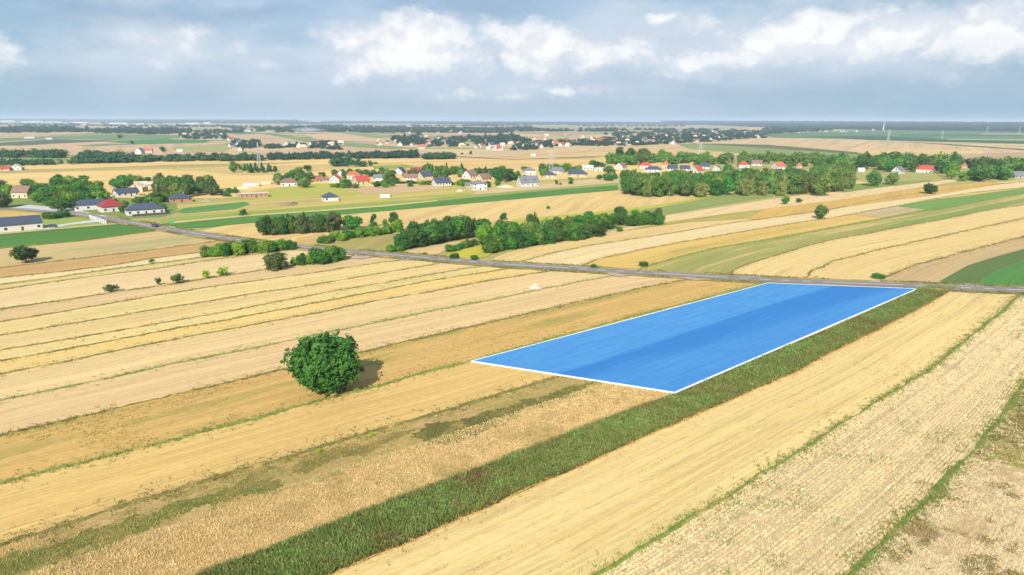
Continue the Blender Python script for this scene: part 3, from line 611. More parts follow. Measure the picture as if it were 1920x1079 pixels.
NU, NV = 24, 10
V = []; UV = []
for j in range(NV + 1):
    for i in range(NU + 1):
        u, v = i / NU, j / NV
        p = (cg[0] * (1 - u) + cg[3] * u) * (1 - v) + (cg[1] * (1 - u) + cg[2] * u) * v
        V.append((p[0], p[1], 0.24)); UV.append((u, v))
fs = np.array([(j * (NU + 1) + i, (j + 1) * (NU + 1) + i, (j + 1) * (NU + 1) + i + 1, j * (NU + 1) + i + 1) for j in range(NV) for i in range(NU)])
pe = tag(link('plot_marker', None, loc=(0, 0, 0)), 'large blue plot sheet with a white outline lying on the fields', 'plot marker')
me = mk('blue_sheet', V, fs, (bm,), uv=UV)
if me.polygons[0].normal.z < 0: me.flip_normals()
link('blue_sheet', me, pe)
white = flat('white_border', (252, 252, 252), var=.02, k=1.1)
for i in range(4):
    a, b = cg[i], cg[(i + 1) % 4]; d = (b - a) / np.linalg.norm(b - a); nn = np.array([-d[1], d[0]]) * 0.15
    m_ = MB(); a = a - d * .15; b = b + d * .15
    z0, z1 = .02, .27 + i * .004
    m_.add([(*(a - nn), z0), (*(b - nn), z0), (*(b + nn), z0), (*(a + nn), z0), (*(a - nn), z1), (*(b - nn), z1), (*(b + nn), z1), (*(a + nn), z1)],
           [(0, 3, 2, 1), (4, 5, 6, 7), (0, 1, 5, 4), (1, 2, 6, 5), (2, 3, 7, 6), (3, 0, 4, 7)])
    link('border', m_.mesh('border', white), pe)
PLOT = corners_px

# ------------------------------------------------------------------ balks and tufts
def clumped(q, f, thr):
    keep = [mnoise.noise((a * f, b * f, 3.3)) + .6 * mnoise.noise((a * f * 3.1, b * f * 3.1, 9.1)) > thr for a, b in q]
    return q[np.array(keep)]
balk_m = leaf_mat('balk_grass', (130, 118, 62), (104, 102, 52), hue=0.0, scale=.9, c3=(180, 156, 94))
balk_g = leaf_mat('balk_green', (104, 122, 54), (128, 138, 64), hue=0.0, scale=.9, c3=(150, 140, 76))
def outside_plot(q):
    keep = np.ones(len(q), bool)
    # remove points that fall on the blue sheet
    for i, p in enumerate(q):
        if in_poly((p[0], p[1]), cgp): keep[i] = False
    return keep
ctr = sum(cg) / 4
cgp = [tuple(ctr + (c - ctr) * 1.01) for c in cg]
def balk(key, w=.45, h=.28, mat=None, label='', dens=3.0, cut=None, th=.42, name='grass_balk'):
    mat = mat or balk_m
    line = LINE[key] if isinstance(key, str) else key
    tot = resample(line, 3)[1][-1]
    n = int(tot / .8); q, t = resample(line, n)
    keep = outside_plot(q)
    rg = np.random.default_rng(abs(hash(label)) % 999 if False else len(label) * 7 + n)
    wob = np.convolve(rg.normal(0, .5, n + 8), np.ones(9) / 9, 'valid')[:n] * 1.2
    q = offset(q, wob)
    wv = w * .62 * (0.45 + .5 * np.abs(np.convolve(rg.normal(0, 1, n + 14), np.ones(15) / 6, 'valid')[:n]))
    V = []
    for k_, zz in ((-1, 0.0), (-.5, .75), (0, 1), (.5, .7), (1, 0)):
        V.append(np.c_[offset(q, wv * k_) + rg.normal(0, .06, (n, 2)), .035 + h * .75 * zz * rg.uniform(.5, 1.3, n)])
    V = np.concatenate(V); i = np.arange(n - 1)[keep[:-1] & keep[1:]]
    fs = np.concatenate([np.c_[j * n + i, j * n + i + 1, (j + 1) * n + i + 1, (j + 1) * n + i] for j in range(4)])
    o = link(name, mk(name, V, fs, (mat,)))
    tag(o, label, 'grass balk', kind='stuff')
    m = int(tot * dens * 2.2); s_ = rg.uniform(0, t[-1], m)
    sp_ = np.where(rg.uniform(0, 1, m) < .55, w * .8, w * .8 + 1.1)[:, None]
    pts = np.c_[np.interp(s_, t, q[:, 0]), np.interp(s_, t, q[:, 1])] + rg.normal(0, 1, (m, 2)) * sp_
    pts = clumped(pts, .09, -.35)
    pts = pts[outside_plot(pts)]
    link('grass_tufts', blades('grass_tufts', pts, th * .8, .35, 4, mat, seed=m, wd=.3), o)
    o.children[0]['kind'] = 'stuff'
    return o
for key, w, h, mat, lb in [
 ('L0', .5, .5, balk_g, 'grass edge between the maize crop and the tan stubble'),
 ('L0a', .35, .2, balk_m, 'thin dry grass line in front of the two-lobed tree'),
 ('L1', .5, .3, balk_m, 'dark grass line above the pale cream strip'),
 ('L2', .5, .32, balk_m, 'dark grass line below the pale cream strip'),
 ('L3', .45, .25, balk_m, 'dry grass line above the wide pinkish field'),
 ('L4', 1.0, .35, balk_m, 'wide weedy grass line the five shrubs grow on'),
 ('L5', .55, .32, balk_m, 'first dark grass line in front of the shrubs'),
 ('L6', .5, .3, balk_m, 'second dark grass line in front of the shrubs'),
 ('L7', .42, .3, balk_m, 'third dark grass line in front of the shrubs'),
 ('L8', .5, .36, balk_m, 'dark grass line above the golden strip'),
 ('L9', .55, .36, balk_m, 'dark grass line below the golden strip'),
 ('L10', .8, .2, balk_g, 'green grass line ending near the white heap'),
 ('L11', .6, .34, balk_m, 'grass line that passes behind the lone round tree'),
 ('L12', .6, .34, balk_g, 'grass line in front of the lone round tree'),
 ('L13', 1.0, .4, balk_m, 'ragged weedy line along the uncut grain'),
 ('L15', .35, .16, flat('straw_edge', (206, 168, 100)), 'pale trodden edge below the dark weed strip'),
 ('L16', .6, .32, balk_g, 'green grass line between golden and pale stubble'),
 ('L17', .9, .12, balk_g, 'wide green weedy line at the lower right'),
 ('MA', .6, .3, balk_m, 'dark grass line across the pale strips beyond the road'),
 ('MC', .7, .3, balk_m, 'grass line above the yellow-ochre field'),
 ('MD', 1.2, .7, balk_g, 'bushy green weed line beyond the road'),
 ('ME', .8, .4, balk_m, 'weed line below the olive meadow'),
 ('MF', .8, .4, balk_m, 'dark green line between two straw fields beyond the road'),
 ('MG', 1.2, .25, balk_m, 'green grass line beside the brown stubble'),
]:
    balk(key, w, h, mat, lb, dens={'L17': 12.0, 'L16': 8.0, 'L13': 7.0, 'L12': 7.0, 'L11': 6.0}.get(key, 3.5))
balk(smooth_line([(-80, 470), (0, 441), (110, 431), (225, 421)], 60), .3, .2, balk_m, 'thin line along the maize crop')

def strip_points(la, lb, n, seed, t0=0, t1=1, near_bias=0.0, s0=0, s1=1):
    rg = np.random.default_rng(seed)
    a, _ = resample(LINE[la], 400); b, _ = resample(LINE[lb], 400)
    s_ = s0 + (s1 - s0) * rg.uniform(0, 1, n) ** (1 + near_bias); k = rg.uniform(t0, t1, n)
    i = s_ * 399
    pa = np.c_[np.interp(i, np.arange(400), a[:, 0]), np.interp(i, np.arange(400), a[:, 1])]
    pb = np.c_[np.interp(i, np.arange(400), b[:, 0]), np.interp(i, np.arange(400), b[:, 1])]
    return pa * (1 - k)[:, None] + pb * k[:, None], s_, k
# dark weeds: brown-green stand with blue-green thistle clumps
wm1 = leaf_mat('weed_green', (108, 124, 60), (130, 138, 74), hue=0, scale=.3, c3=(124, 110, 64), k=.9)
wm2 = leaf_mat('thistle_green', (104, 140, 74), (128, 148, 76), hue=0, scale=1.2)
p_, s_, k_ = strip_points('L14', 'L15', 56000, 5, .02, .95, .6)
p_ = p_[(k_ > .12) | (s_ < .42)]
o = link('weed_stand', blades('weed_stand', p_, .5, .35, 4, wm1, seed=3, wd=.2))
tag(o, 'dense brownish green weeds filling the long dark strip', 'weeds', kind='stuff')
p_, s_, k_ = strip_points('L14', 'L15', 9000, 6, .05, .8, .6)
# clumping
p_ = clumped(p_, .16, .12)

o = link('thistle_clumps', blades('thistle_clumps', p_, .62, .35, 5, wm2, seed=4, wd=.2))
tag(o, 'blue-green thistle clumps scattered in the dark weed strip', 'weeds', kind='stuff')
# uncut grain
gmt = leaf_mat('grain_straw', (230, 200, 142), (214, 184, 126), hue=0, scale=.3, c3=(184, 162, 102), k=.92)
p_, s_, k_ = strip_points('L13', 'L14', 60000, 8, .42, .98, .4, .0, .62)
p_ = p_[outside_plot(p_)]
o = link('standing_grain', blades('standing_grain', p_, .24, .35, 3, gmt, seed=9, wd=.28, lean=1.2))
tag(o, 'ragged uncut grain left of the dark weed strip', 'grain', kind='stuff')
p_, s_, k_ = strip_points('L13', 'L14', 26000, 18, .03, .5, .4, .0, .6)
p_ = clumped(p_, .05, -.12); p_ = p_[outside_plot(p_)]
o = link('weedy_grass', blades('weedy_grass', p_, .20, .4, 3, leaf_mat('dull_grass', (168, 156, 88), (132, 134, 68), hue=0, scale=.35, c3=(214, 180, 114), k=1.1), seed=19, wd=.3, lean=1.0))
tag(o, 'dull green weedy grass along the golden stubble field', 'grass', kind='stuff')
rg = np.random.default_rng(77)
for n_, (g_, lb_, den, cc_) in enumerate(zip(PATCH, ['green weeds on the near left patch', 'thin weeds on the middle patch', 'dark weeds on the patch before the plot', 'tangled grass by the right edge'],
                                       [5.5, 3.5, 6, 5], [((124, 130, 62), (100, 114, 52)), ((150, 136, 78), (126, 124, 66)), ((122, 120, 60), (104, 108, 54)), ((140, 138, 70), (104, 124, 58))])):
    lo = g_.min(0); hi = g_.max(0); m = int((hi - lo).prod() * den)
    q = rg.uniform(lo, hi, (min(m, 90000), 2)); gl = [tuple(v) for v in g_]
    q = q[np.array([in_poly((a, b), gl) for a, b in q])][:26000] + 0
    q = q + rg.normal(0, 1, q.shape) * 1.3; q = clumped(q, .11, -.2); q = q[outside_plot(q)]
    o = link('patch_weeds', blades('patch_weeds', q, .24, .4, 3, leaf_mat('patch_green', cc_[0], cc_[1], hue=0, scale=.35, c3=(184, 156, 92)), seed=80 + n_, wd=.3, lean=1.0))
    tag(o, lb_, 'weeds', kind='stuff')
# rows of pale stubble
rg = np.random.default_rng(12)
a_, _ = resample(LINE['L16'], 400); b_2, _ = resample(LINE['L17'], 400)
pts = []
for row in np.arange(.03, .97, .030):
    m = int(2200 * (1.0 if math.sin(row * 61) + math.sin(row * 23) > -.3 else .35))
    s_ = rg.uniform(0.03, .95, m) ** 1.15 * 399; kk = row + rg.normal(0, .003, m)
    pa = np.c_[np.interp(s_, np.arange(400), a_[:, 0]), np.interp(s_, np.arange(400), a_[:, 1])]
    pb = np.c_[np.interp(s_, np.arange(400), b_2[:, 0]), np.interp(s_, np.arange(400), b_2[:, 1])]
    pts.append(pa * (1 - kk)[:, None] + pb * kk[:, None])
pts = [clumped(q, .06, -.62) for q in pts]
o = link('row_stubble', blades('row_stubble', np.concatenate(pts), .19, .16, 3, leaf_mat('pale_straw', (252, 230, 186), (240, 214, 164), hue=0, scale=.5, k=.95), seed=13, wd=.36))
tag(o, 'rows of pale cut stalks in the grey-beige stubble field', 'stubble', kind='stuff')
p_, s_, k_ = strip_points('L16', 'L17', 14000, 21, .05, .97, .3)
p_ = clumped(p_, .07, .34)
o = link('green_weeds', blades('green_weeds', p_, .26, .35, 3, leaf_mat('fleck_green', (100, 132, 66), (130, 138, 74), hue=0, scale=.5), seed=23, wd=.4))
tag(o, 'green weed flecks in the grey-beige row stubble', 'weeds', kind='stuff')
p_, s_, k_ = strip_points('L17', 'L18', 16000, 31, .02, .5, 0, 0, .55)
o = link('straw_litter', blades('straw_litter', p_, .2, .5, 4, leaf_mat('litter_straw', (252, 228, 184), (232, 204, 156), hue=0, scale=.5, c3=(196, 164, 114), k=1.0), seed=33, wd=.3, lean=1.4))
tag(o, 'pale straw litter in the lower right corner', 'straw', kind='stuff')
p_, s_, k_ = strip_points('L11', 'L12', 9000, 41, .02, .98, .3)
p_ = clumped(p_, .06, .22); p_ = p_[outside_plot(p_)]
o = link('dry_weeds', blades('dry_weeds', p_, .26, .4, 3, leaf_mat('dry_weed', (150, 142, 72), (190, 160, 90), hue=0, scale=.5), seed=43, wd=.5))
tag(o, 'short dry weeds on the golden brown field', 'weeds', kind='stuff')
p_, s_, k_ = strip_points('L17', 'L18', 30000, 61, .02, .5, 0, 0, .6)
p_ = clumped(p_, .16, .30)
o = link('dark_tufts', blades('dark_tufts', p_, .26, .4, 4, leaf_mat('dark_tuft', (140, 116, 68), (118, 116, 62), hue=0, scale=.4), seed=63, wd=.3, lean=1.0))
tag(o, 'dark brownish tufts in the lower right corner field', 'weeds', kind='stuff')
fl = []
for k0, n0 in ((.36, 2600), (.50, 2200), (.62, 1800), (.80, 1500)):
    p_, s_, k_ = strip_points('L15', 'L16', n0, int(k0 * 100), k0 - .012, k0 + .012, .2); fl.append(clumped(p_, .06, .05))
o = link('weed_flecks', blades('weed_flecks', np.concatenate(fl), .12, .3, 3, leaf_mat('fleck_brown', (170, 140, 78), (148, 140, 76), hue=0, scale=.4), seed=64, wd=.4, lean=1.0))
tag(o, 'small dark weed flecks along the wheel lines of the wide golden field', 'weeds', kind='stuff')
# verge weeds
rg = np.random.default_rng(51)
s_ = rg.uniform(100, RL - 10, 9000)
pts = np.array([np.interp(s_, rl, road[:, 0]), np.interp(s_, rl, road[:, 1])]).T
ofs = np.where(rg.uniform(0, 1, 9000) < .5, rg.normal(-5.0, .8, 9000), rg.normal(5.2, .9, 9000))
side = np.abs(ofs) > 3.9
tt = np.gradient(road, axis=0); tt /= np.linalg.norm(tt, axis=1)[:, None]
tx = np.interp(s_, rl, -tt[:, 1]); ty = np.interp(s_, rl, tt[:, 0])
pts = pts + np.c_[tx, ty] * ofs[:, None]
pts = pts[side & (np.sin(pts[:, 0] * .09) + np.sin(pts[:, 0] * .23 + 2) > -.4)]
pts = pts[outside_plot(pts)]
o = link('verge_grass', blades('verge_grass', pts, .45, .4, 4, leaf_mat('verge_green', (134, 132, 70), (96, 104, 52), hue=0, scale=.3, c3=(190, 164, 96)), seed=53, wd=.5, z=.2))
tag(o, 'weeds and dry grass on both road verges', 'grass', kind='stuff')

# ------------------------------------------------------------------ trees
bark = flat('bark', (104, 84, 62), rough=.9); birchbark = flat('birch_bark', (206, 200, 184), var=.25, scale=4)
def crown_geo(kind, seed, nclump, per, leaf, lobes=10):
    rg = np.random.default_rng(seed)
    # lobe centres
    if kind == 'broad':   cz, hh, zr = .55, .44, .62
    elif kind == 'round': cz, hh, zr = .50, .46, .62
    elif kind == 'bush':  cz, hh, zr = .44, .50, .60
    elif kind == 'birch': cz, hh, zr = .58, .42, .55
    elif kind == 'spruce': cz, hh, zr = .5, .48, .5
    elif kind == 'scraggy': cz, hh, zr = .5, .45, .7
    L = []
    for i in range(lobes):
        d = rg.normal(0, 1, 3); d /= np.linalg.norm(d)
        if kind == 'spruce':
            z = (i + .5) / lobes; r = .46 * (1 - z) + .04
            a = rg.uniform(0, 6.28); L.append((np.array([math.cos(a) * r * .35, math.sin(a) * r * .35, .08 + z * .88]), r * .75, .10))
        elif kind == 'birch':
            z = rg.uniform(.1, .95); r = .20 + .22 * math.sin(math.pi * min(1, z * .85 + .12))
            a = rg.uniform(0, 6.28); L.append((np.array([math.cos(a) * r * .7, math.sin(a) * r * .7, .1 + z * .8]), rg.uniform(.16, .26), rg.uniform(.10, .16)))
        else:
            s = (rg.uniform(.42, .80) if kind == 'round' else rg.uniform(.35, .75)) if i else 0
            if kind == 'round':
                z_ = 1 - 2 * (i + .5) / lobes; r_ = math.sqrt(1 - z_ * z_); d = np.array([r_ * math.cos(i * 2.4), r_ * math.sin(i * 2.4), z_])
            L.append((np.array([d[0] * .5 * s, d[1] * .5 * s, cz + d[2] * hh * s]), rg.uniform(.20, .30) if kind != 'scraggy' else rg.uniform(.12, .2), rg.uniform(.17, .26) if kind != 'scraggy' else rg.uniform(.1, .2)))
    C = []; N = []
    for i in range(nclump):
        c, r, hz = L[rg.integers(len(L))]
        d = rg.normal(0, 1, 3); d /= np.linalg.norm(d)
        q = rg.uniform(.75, 1.08)
        p = c + d * np.array([r, r, hz]) * q
        if p[2] < .02: continue
        C.append(p); N.append(d)
    C = np.array(C); N = np.array(N)
    n = len(C); m = n * per
    cc = np.repeat(C, per, 0) + rg.normal(0, leaf * .75, (m, 3))
    nn = np.repeat(N, per, 0) * .9 + rg.normal(0, .55, (m, 3)) + np.array([0, 0, .25]); nn /= np.linalg.norm(nn, axis=1)[:, None]
    a = np.cross(nn, rg.normal(0, 1, (m, 3))); a /= np.linalg.norm(a, axis=1)[:, None]; b = np.cross(nn, a)
    sz = (leaf * rg.uniform(.5, 1.1, m))[:, None]
    a *= sz; b *= sz * .7
    V = np.stack([cc - a - b * .4, cc - b, cc + a + b * .2, cc + b], 1).reshape(-1, 3)
    Fq = np.arange(m * 4).reshape(-1, 4)
    # inner branches and shaded mass: lumpy bodies inside each lobe
    CV = []; CF = []; base_i = len(V)
    for c, r, hz in L:
        nu, nv = 7, 5; o = len(CV)
        for j in range(nv + 1):
            th = math.pi * j / nv
            for i in range(nu):
                ph = 2 * math.pi * i / nu; k = .60 * rg.uniform(.8, 1.15)
                CV.append((c[0] + math.sin(th) * math.cos(ph) * r * k, c[1] + math.sin(th) * math.sin(ph) * r * k, max(.03, c[2] + math.cos(th) * hz * k)))
        for j in range(nv):
            for i in range(nu):
                CF.append((o + j * nu + i, o + j * nu + (i + 1) % nu, o + (j + 1) * nu + (i + 1) % nu, o + (j + 1) * nu + i))
    if kind != 'scraggy':
        V = np.concatenate([V, np.array(CV)]); Fq = np.concatenate([Fq, np.array(CF) + base_i])
    return V, Fq
def trunk_geo(kind, seed, top=.6, r=.035):
    rg = random.Random(seed); m = MB()
    x = y = 0; p = Vector((0, 0, -.01))
    for k in range(3):
        q = Vector((rg.uniform(-.02, .02), rg.uniform(-.02, .02), top * (k + 1) / 3)); m.tube(p, q, r * (1 - k * .28), r * (1 - (k + 1) * .28), 6); p = q
    for k in range(5):
        a = rg.uniform(0, 6.28); z = rg.uniform(top * .35, top * .8); l = rg.uniform(.2, .34) * (1.25 if kind == 'scraggy' else 1)
        m.tube((0, 0, z), (math.cos(a) * l, math.sin(a) * l, z + rg.uniform(.1, .25)), r * .45, r * .12, 4)
    return m
LM = {
 'walnut': leaf_mat('walnut_leaves', (34, 88, 38), (66, 120, 54), hue=.02, scale=.7),
 'green': leaf_mat('green_leaves', (44, 98, 42), (74, 126, 54), hue=.2, scale=.35),
 'dark': leaf_mat('dark_leaves', (38, 84, 44), (58, 104, 52), hue=.18, scale=.35),
 'light': leaf_mat('light_leaves', (104, 150, 50), (76, 130, 52), hue=.12, scale=.35),
 'yellow': leaf_mat('yellow_leaves', (150, 178, 62), (122, 158, 58), hue=.04, scale=.5),
 'birch': leaf_mat('birch_leaves', (76, 118, 62), (98, 130, 72), hue=.2, scale=.3),
 'grey': leaf_mat('greyish_leaves', (66, 92, 58), (84, 104, 66), hue=.06, scale=.5),
 'olive': leaf_mat('olive_leaves', (110, 128, 74), (126, 132, 84), hue=.04, scale=.4),
 'spruce': leaf_mat('spruce_needles', (42, 86, 46), (60, 102, 54), hue=.10, scale=.4),
}
PROTO = {}
def proto(kind, leafkey, var, lod):
    key = (kind, leafkey, var, lod)
    if key in PROTO: return PROTO[key]
    nc, per, lf, lb = {0: (1900, 18, .026, 30), 1: (620, 8, .044, 14), 2: (150, 5, .075, 9), 3: (50, 4, .11, 5)}[lod]
    if kind == 'scraggy': nc = int(nc * .45)
    gk = ('g', kind, var, lod)
    if gk not in PROTO: PROTO[gk] = crown_geo(kind, 100 + var * 17 + len(kind), nc, per, lf, lb)
    V, Fq = PROTO[gk]
    cm_ = mk('crown', V, Fq, (LM[leafkey],))
    tg = trunk_geo(kind, var + 5, .7 if kind in ('birch', 'spruce') else .55, {'birch': .022, 'bush': .02, 'scraggy': .012}.get(kind, .035))
    tm = tg.mesh('trunk', birchbark if kind == 'birch' else bark)
    PROTO[key] = (cm_, tm); return PROTO[key]
NAMES = {'round': 'walnut_tree', 'broad': 'broadleaf_tree', 'bush': 'bush', 'birch': 'birch_tree', 'spruce': 'spruce_tree', 'scraggy': 'shrub', 'lbirch': 'birch_tree'}
CATS = {'round': 'tree', 'broad': 'tree', 'bush': 'bush', 'birch': 'birch', 'spruce': 'spruce', 'scraggy': 'shrub', 'lbirch': 'birch'}
TREES = []
def tree(kind, leaf, x, y, hp, wp, label, group=None, lod=1, var=None, rot=None):
    p = P(x, y); s = pxm(x, y)
    h = hp / s / math.cos(R(8)); w = wp / s
    var = random.randrange(4) if var is None else var
    cme, tme = proto('broad' if kind == 'lbirch' else kind, leaf, var, lod)
    e = link(NAMES[kind], None, loc=(p[0], p[1], 0)); e.rotation_euler = (0, 0, random.uniform(0, 6.28) if rot is None else rot)
    e.scale = (w, w, h)
    tag(e, label, CATS[kind], group)
    link('crown', cme, e); link('trunk', tme, e)
    TREES.append((x, y, hp, wp)); return e

# the lone round tree
tree('round', 'walnut', 615, 735, 114, 116, 'large round dense green tree standing alone in the golden field', lod=0, var=1)
singles = [
 ('broad', 'dark', 50, 493, 33, 44, 'dark two-lobed tree alone in the tan stubble at the left', 1),
 ('scraggy', 'grey', 208, 548, 18, 30, 'low sprawling shrub, first of the row on the weedy line', 1),
 ('scraggy', 'grey', 297, 535, 17, 11, 'thin small shrub, smallest of the row on the weedy line', 1),
 ('scraggy', 'grey', 334, 532, 22, 27, 'dark bristly shrub in the middle of the row', 1),
 ('scraggy', 'yellow', 388, 523, 20, 19, 'light green leaning shrub in the row', 1),
 ('scraggy', 'yellow', 419, 517, 18, 27, 'widest light green shrub at the end of the row', 1),
 ('scraggy', 'green', 284, 494, 11, 14, 'small green shrub on the line behind the pinkish field', 2),
 ('bush', 'grey', 515, 506, 34, 48, 'dark grey-green bush with gaps beside the bright roadside bushes', 1),
 ('broad', 'birch', 1538, 411, 27, 22, 'small pale-trunked tree alone between stubble and green meadow', 1),
 ('broad', 'dark', 1744, 364, 20, 26, 'small dark round tree alone in the golden field', 1),
 ('broad', 'birch', 1640, 350, 32, 26, 'grey-green tree right of the birch grove', 1),
 ('broad', 'birch', 1670, 347, 25, 22, 'smaller grey-green tree beside the first right of the grove', 1),
 ('birch', 'olive', 1313, 370, 28, 24, 'dull olive tree standing out before the birch grove', 1),
 ('broad', 'dark', 943, 413, 15, 15, 'small dark tree on the yellow weed strip', 2),
 ('bush', 'green', 1028, 392, 8, 8, 'tiny bush alone in the straw field', 2),
 ('bush', 'green', 456, 405, 13, 15, 'small round bush on the pale track by the maize strip', 2),
 ('broad', 'green', 1471, 384, 16, 16, 'small tree on the grassy mound before the birch grove', 2),
 ('bush', 'green', 1498, 381, 10, 14, 'small bush on the grassy mound before the birch grove', 2),
 ('broad', 'light', 823, 452, 27, 22, 'bright yellow-green tree in front of the dark grove', 1),
 ('broad', 'green', 116, 397, 28, 40, 'large leaning tree at the village road', 1),
 ('broad', 'grey', 5, 390, 32, 34, 'grey-green tree at the left village road', 1),
 ('broad', 'dark', 578, 321, 12, 16, 'round dark tree alone in the far straw field', 2),
 ('broad', 'green', 695, 313, 13, 11, 'heart-shaped tree before the tree belt', 2),
 ('bush', 'green', 705, 308, 6, 9, 'little bush beside the heart-shaped tree', 3),
 ('bush', 'green', 1206, 501, 12, 20, 'ragged bush at the end of the weed line by the road', 1),
 ('bush', 'dark', 1112, 502, 6, 20, 'low dark bush on the road verge', 2),
 ('bush', 'green', 1646, 522, 10, 24, 'low green bush at the road end of the straw field', 1),
 ('bush', 'dark', 853, 486, 12, 22, 'dark green roadside bush below the yellow weeds', 1),
 ('bush', 'green', 889, 488, 10, 16, 'smaller green roadside bush below the yellow weeds', 1),
 ('bush', 'green', 797, 478, 5, 12, 'tiny dark bush by the road before the pinkish plot', 2),
 ('bush', 'yellow', 597, 847, 5, 12, 'small yellow flowering clump on the ragged line', 1),
 ('bush', 'yellow', 696, 818, 6, 11, 'larger yellow flowering clump on the ragged line', 1),
 ('broad', 'dark', 226, 261, 9, 10, 'lone dark tree in the far green field', 3),
 ('broad', 'dark', 247, 271, 7, 8, 'lone dark tree before the bluish green field', 3),
 ('broad', 'dark', 308, 286, 11, 14, 'dark tree beside the small far farm', 3),
 ('broad', 'dark', 883, 291, 8, 9, 'small dark tree on the pale far field', 3),
 ('bush', 'dark', 866, 291, 5, 7, 'small round bush beside the tree on the pale far field', 3),
 ('broad', 'dark', 1443, 299, 6, 9, 'dark round tree behind the right village roofs', 3),
 ('bush', 'green', 1043, 346, 8, 8, 'little bush before the slate-roofed bungalows', 2),
 ('bush', 'green', 1051, 347, 5, 6, 'lower bush before the slate-roofed bungalows', 2),
 ('birch', 'green', 1070, 346, 15, 10, 'narrow cypress-like tree before the big slate roof', 2),
]
for kd, lf, x, y, h_, w_, lb, lod in singles: tree(kd, lf, x, y, h_, w_, lb, lod=lod)

ORD = ['', 'first', 'second', 'third', 'fourth', 'fifth', 'sixth', 'seventh', 'eighth', 'ninth', 'tenth', 'eleventh', 'twelfth', 'thirteenth', 'fourteenth', 'fifteenth', 'sixteenth', 'seventeenth', 'eighteenth', 'nineteenth', 'twentieth']
def ordinal(n):
    if n <= 20: return ORD[n]
    tens = {2: 'twenty', 3: 'thirty', 4: 'forty', 5: 'fifty'}[n // 10]
    return tens + '-' + ORD[n % 10] if n % 10 else tens[:-1] + 'ieth'
def order(objs, xs, front=None):
    # countable ones get their place in the row as seen from here
    sel = sorted(range(len(objs)), key=lambda i: xs[i]) if front is None else sorted(front, key=lambda i: xs[i])
    for n, i in enumerate(sel):
        o = objs[i]; base = o['label']
        pos = 'leftmost' if n == 0 else 'rightmost' if n == len(sel) - 1 else ordinal(n + 1) + ' from the left'
        o['label'] = base + (', ' if front is None else ', ') + pos + ('' if front is None else ' at the front')
def row(kinds, p0, p1, n, hr, wr, label, group, lod=1, jit=3):
    done = []; xs = []
    for i in range(n):
        k = (i + .5) / n; x = p0[0] + (p1[0] - p0[0]) * k + random.uniform(-jit, jit) * 1.6; y = p0[1] + (p1[1] - p0[1]) * k + random.uniform(-jit, 1)
        kd, lf = random.choice(kinds)
        done.append(tree(kd, lf, x, y, random.uniform(*hr), random.uniform(*wr), label, group, lod)); xs.append(x)
    order(done, xs)
row([('bush', 'green'), ('bush', 'light')], (384, 484), (545, 470), 21, (19, 27), (20, 30), 'bright green bush in the long hedge this side of the road', 'bushes of the long roadside hedge')
for x, y, h_, w_, lf, lb in [(552, 498, 16, 14, 'light', 'small light bush beside the dark gappy one'), (566, 498, 24, 18, 'green', 'slender green bush second from the gappy one'),
                             (581, 496, 27, 22, 'light', 'yellow-green bush leaning on the round roadside bushes'), (600, 496, 38, 38, 'green', 'tallest round bush of the roadside group'),
                             (622, 492, 34, 36, 'green', 'broad round bush in the middle of the roadside group'), (640, 488, 27, 28, 'green', 'last round bush of the roadside group by the road')]:
    tree('bush', lf, x, y, h_, w_, lb, lod=1)
row([('broad', 'dark'), ('broad', 'green'), ('spruce', 'dark'), ('birch', 'grey')], (488, 443), (640, 434), 20, (26, 38), (20, 27), 'dark tree in the row behind the road at the left bend', 'dark tree row behind the road')
tree('broad', 'green', 661, 431, 27, 36, 'round mid-green tree above the light shrubs')
tree('birch', 'dark', 702, 427, 26, 15, 'narrow dark tree above the light shrubs')
tree('broad', 'dark', 739, 424, 25, 18, 'taller dark upright tree at the end of the light shrubs')
tree('bush', 'light', 722, 424, 13, 11, 'small light tree between the two dark upright ones')
row([('bush', 'light'), ('bush', 'light'), ('bush', 'green')], (602, 458), (752, 435), 22, (14, 24), (16, 24), 'light green shrub in the row behind the olive meadow', 'light shrubs behind the olive meadow')
row([('broad', 'dark'), ('broad', 'green')], (744, 470), (880, 448), 17, (28, 42), (28, 36), 'large dark tree of the grove between the plots', 'dark grove between the plots')
row([('broad', 'dark')], (775, 455), (880, 436), 8, (30, 38), (26, 34), 'dark tree in the back of the grove between the plots', 'back of the dark grove between the plots')
row([('bush', 'green'), ('bush', 'light')], (728, 474), (762, 468), 3, (12, 16), (18, 24), 'low green bush at the foot of the dark grove', 'low bushes at the grove foot')
tree('broad', 'dark', 893, 444, 36, 48, 'biggest round dark tree of the grove')
tree('broad', 'dark', 858, 425, 16, 14, 'small dark tree rising behind the grove')
row([('bush', 'green'), ('bush', 'dark')], (840, 474), (890, 460), 6, (12, 17), (18, 24), 'low green bush above the yellow weeds', 'low bushes above the yellow weeds')
row([('broad', 'green'), ('broad', 'light'), ('broad', 'birch')], (900, 462), (945, 445), 6, (30, 40), (22, 30), 'lighter green tree between the two hedges', 'lighter trees between the hedges')
row([('bush', 'green'), ('bush', 'green'), ('bush', 'dark')], (915, 474), (1122, 443), 26, (23, 33), (28, 36), 'dense green bush along the front of the thick hedge', 'front bushes of the thick hedge')
row([('broad', 'green'), ('broad', 'birch')], (950, 452), (1145, 430), 22, (25, 35), (24, 30), 'tree in the back row of the thick hedge', 'back trees of the thick hedge')
tree('broad', 'dark', 1000, 437, 38, 24, 'tall dark tree rising from the thick hedge')
tree('broad', 'dark', 1163, 423, 34, 28, 'dark round tree at the start of the short hedge')
row([('bush', 'green'), ('bush', 'green')], (1180, 424), (1235, 423), 10, (22, 29), (20, 26), 'green bush of the short hedge beyond the thick one', 'bushes of the short hedge')
tree('broad', 'grey', 1233, 418, 27, 16, 'pale-trunked grey tree at the end of the short hedge')
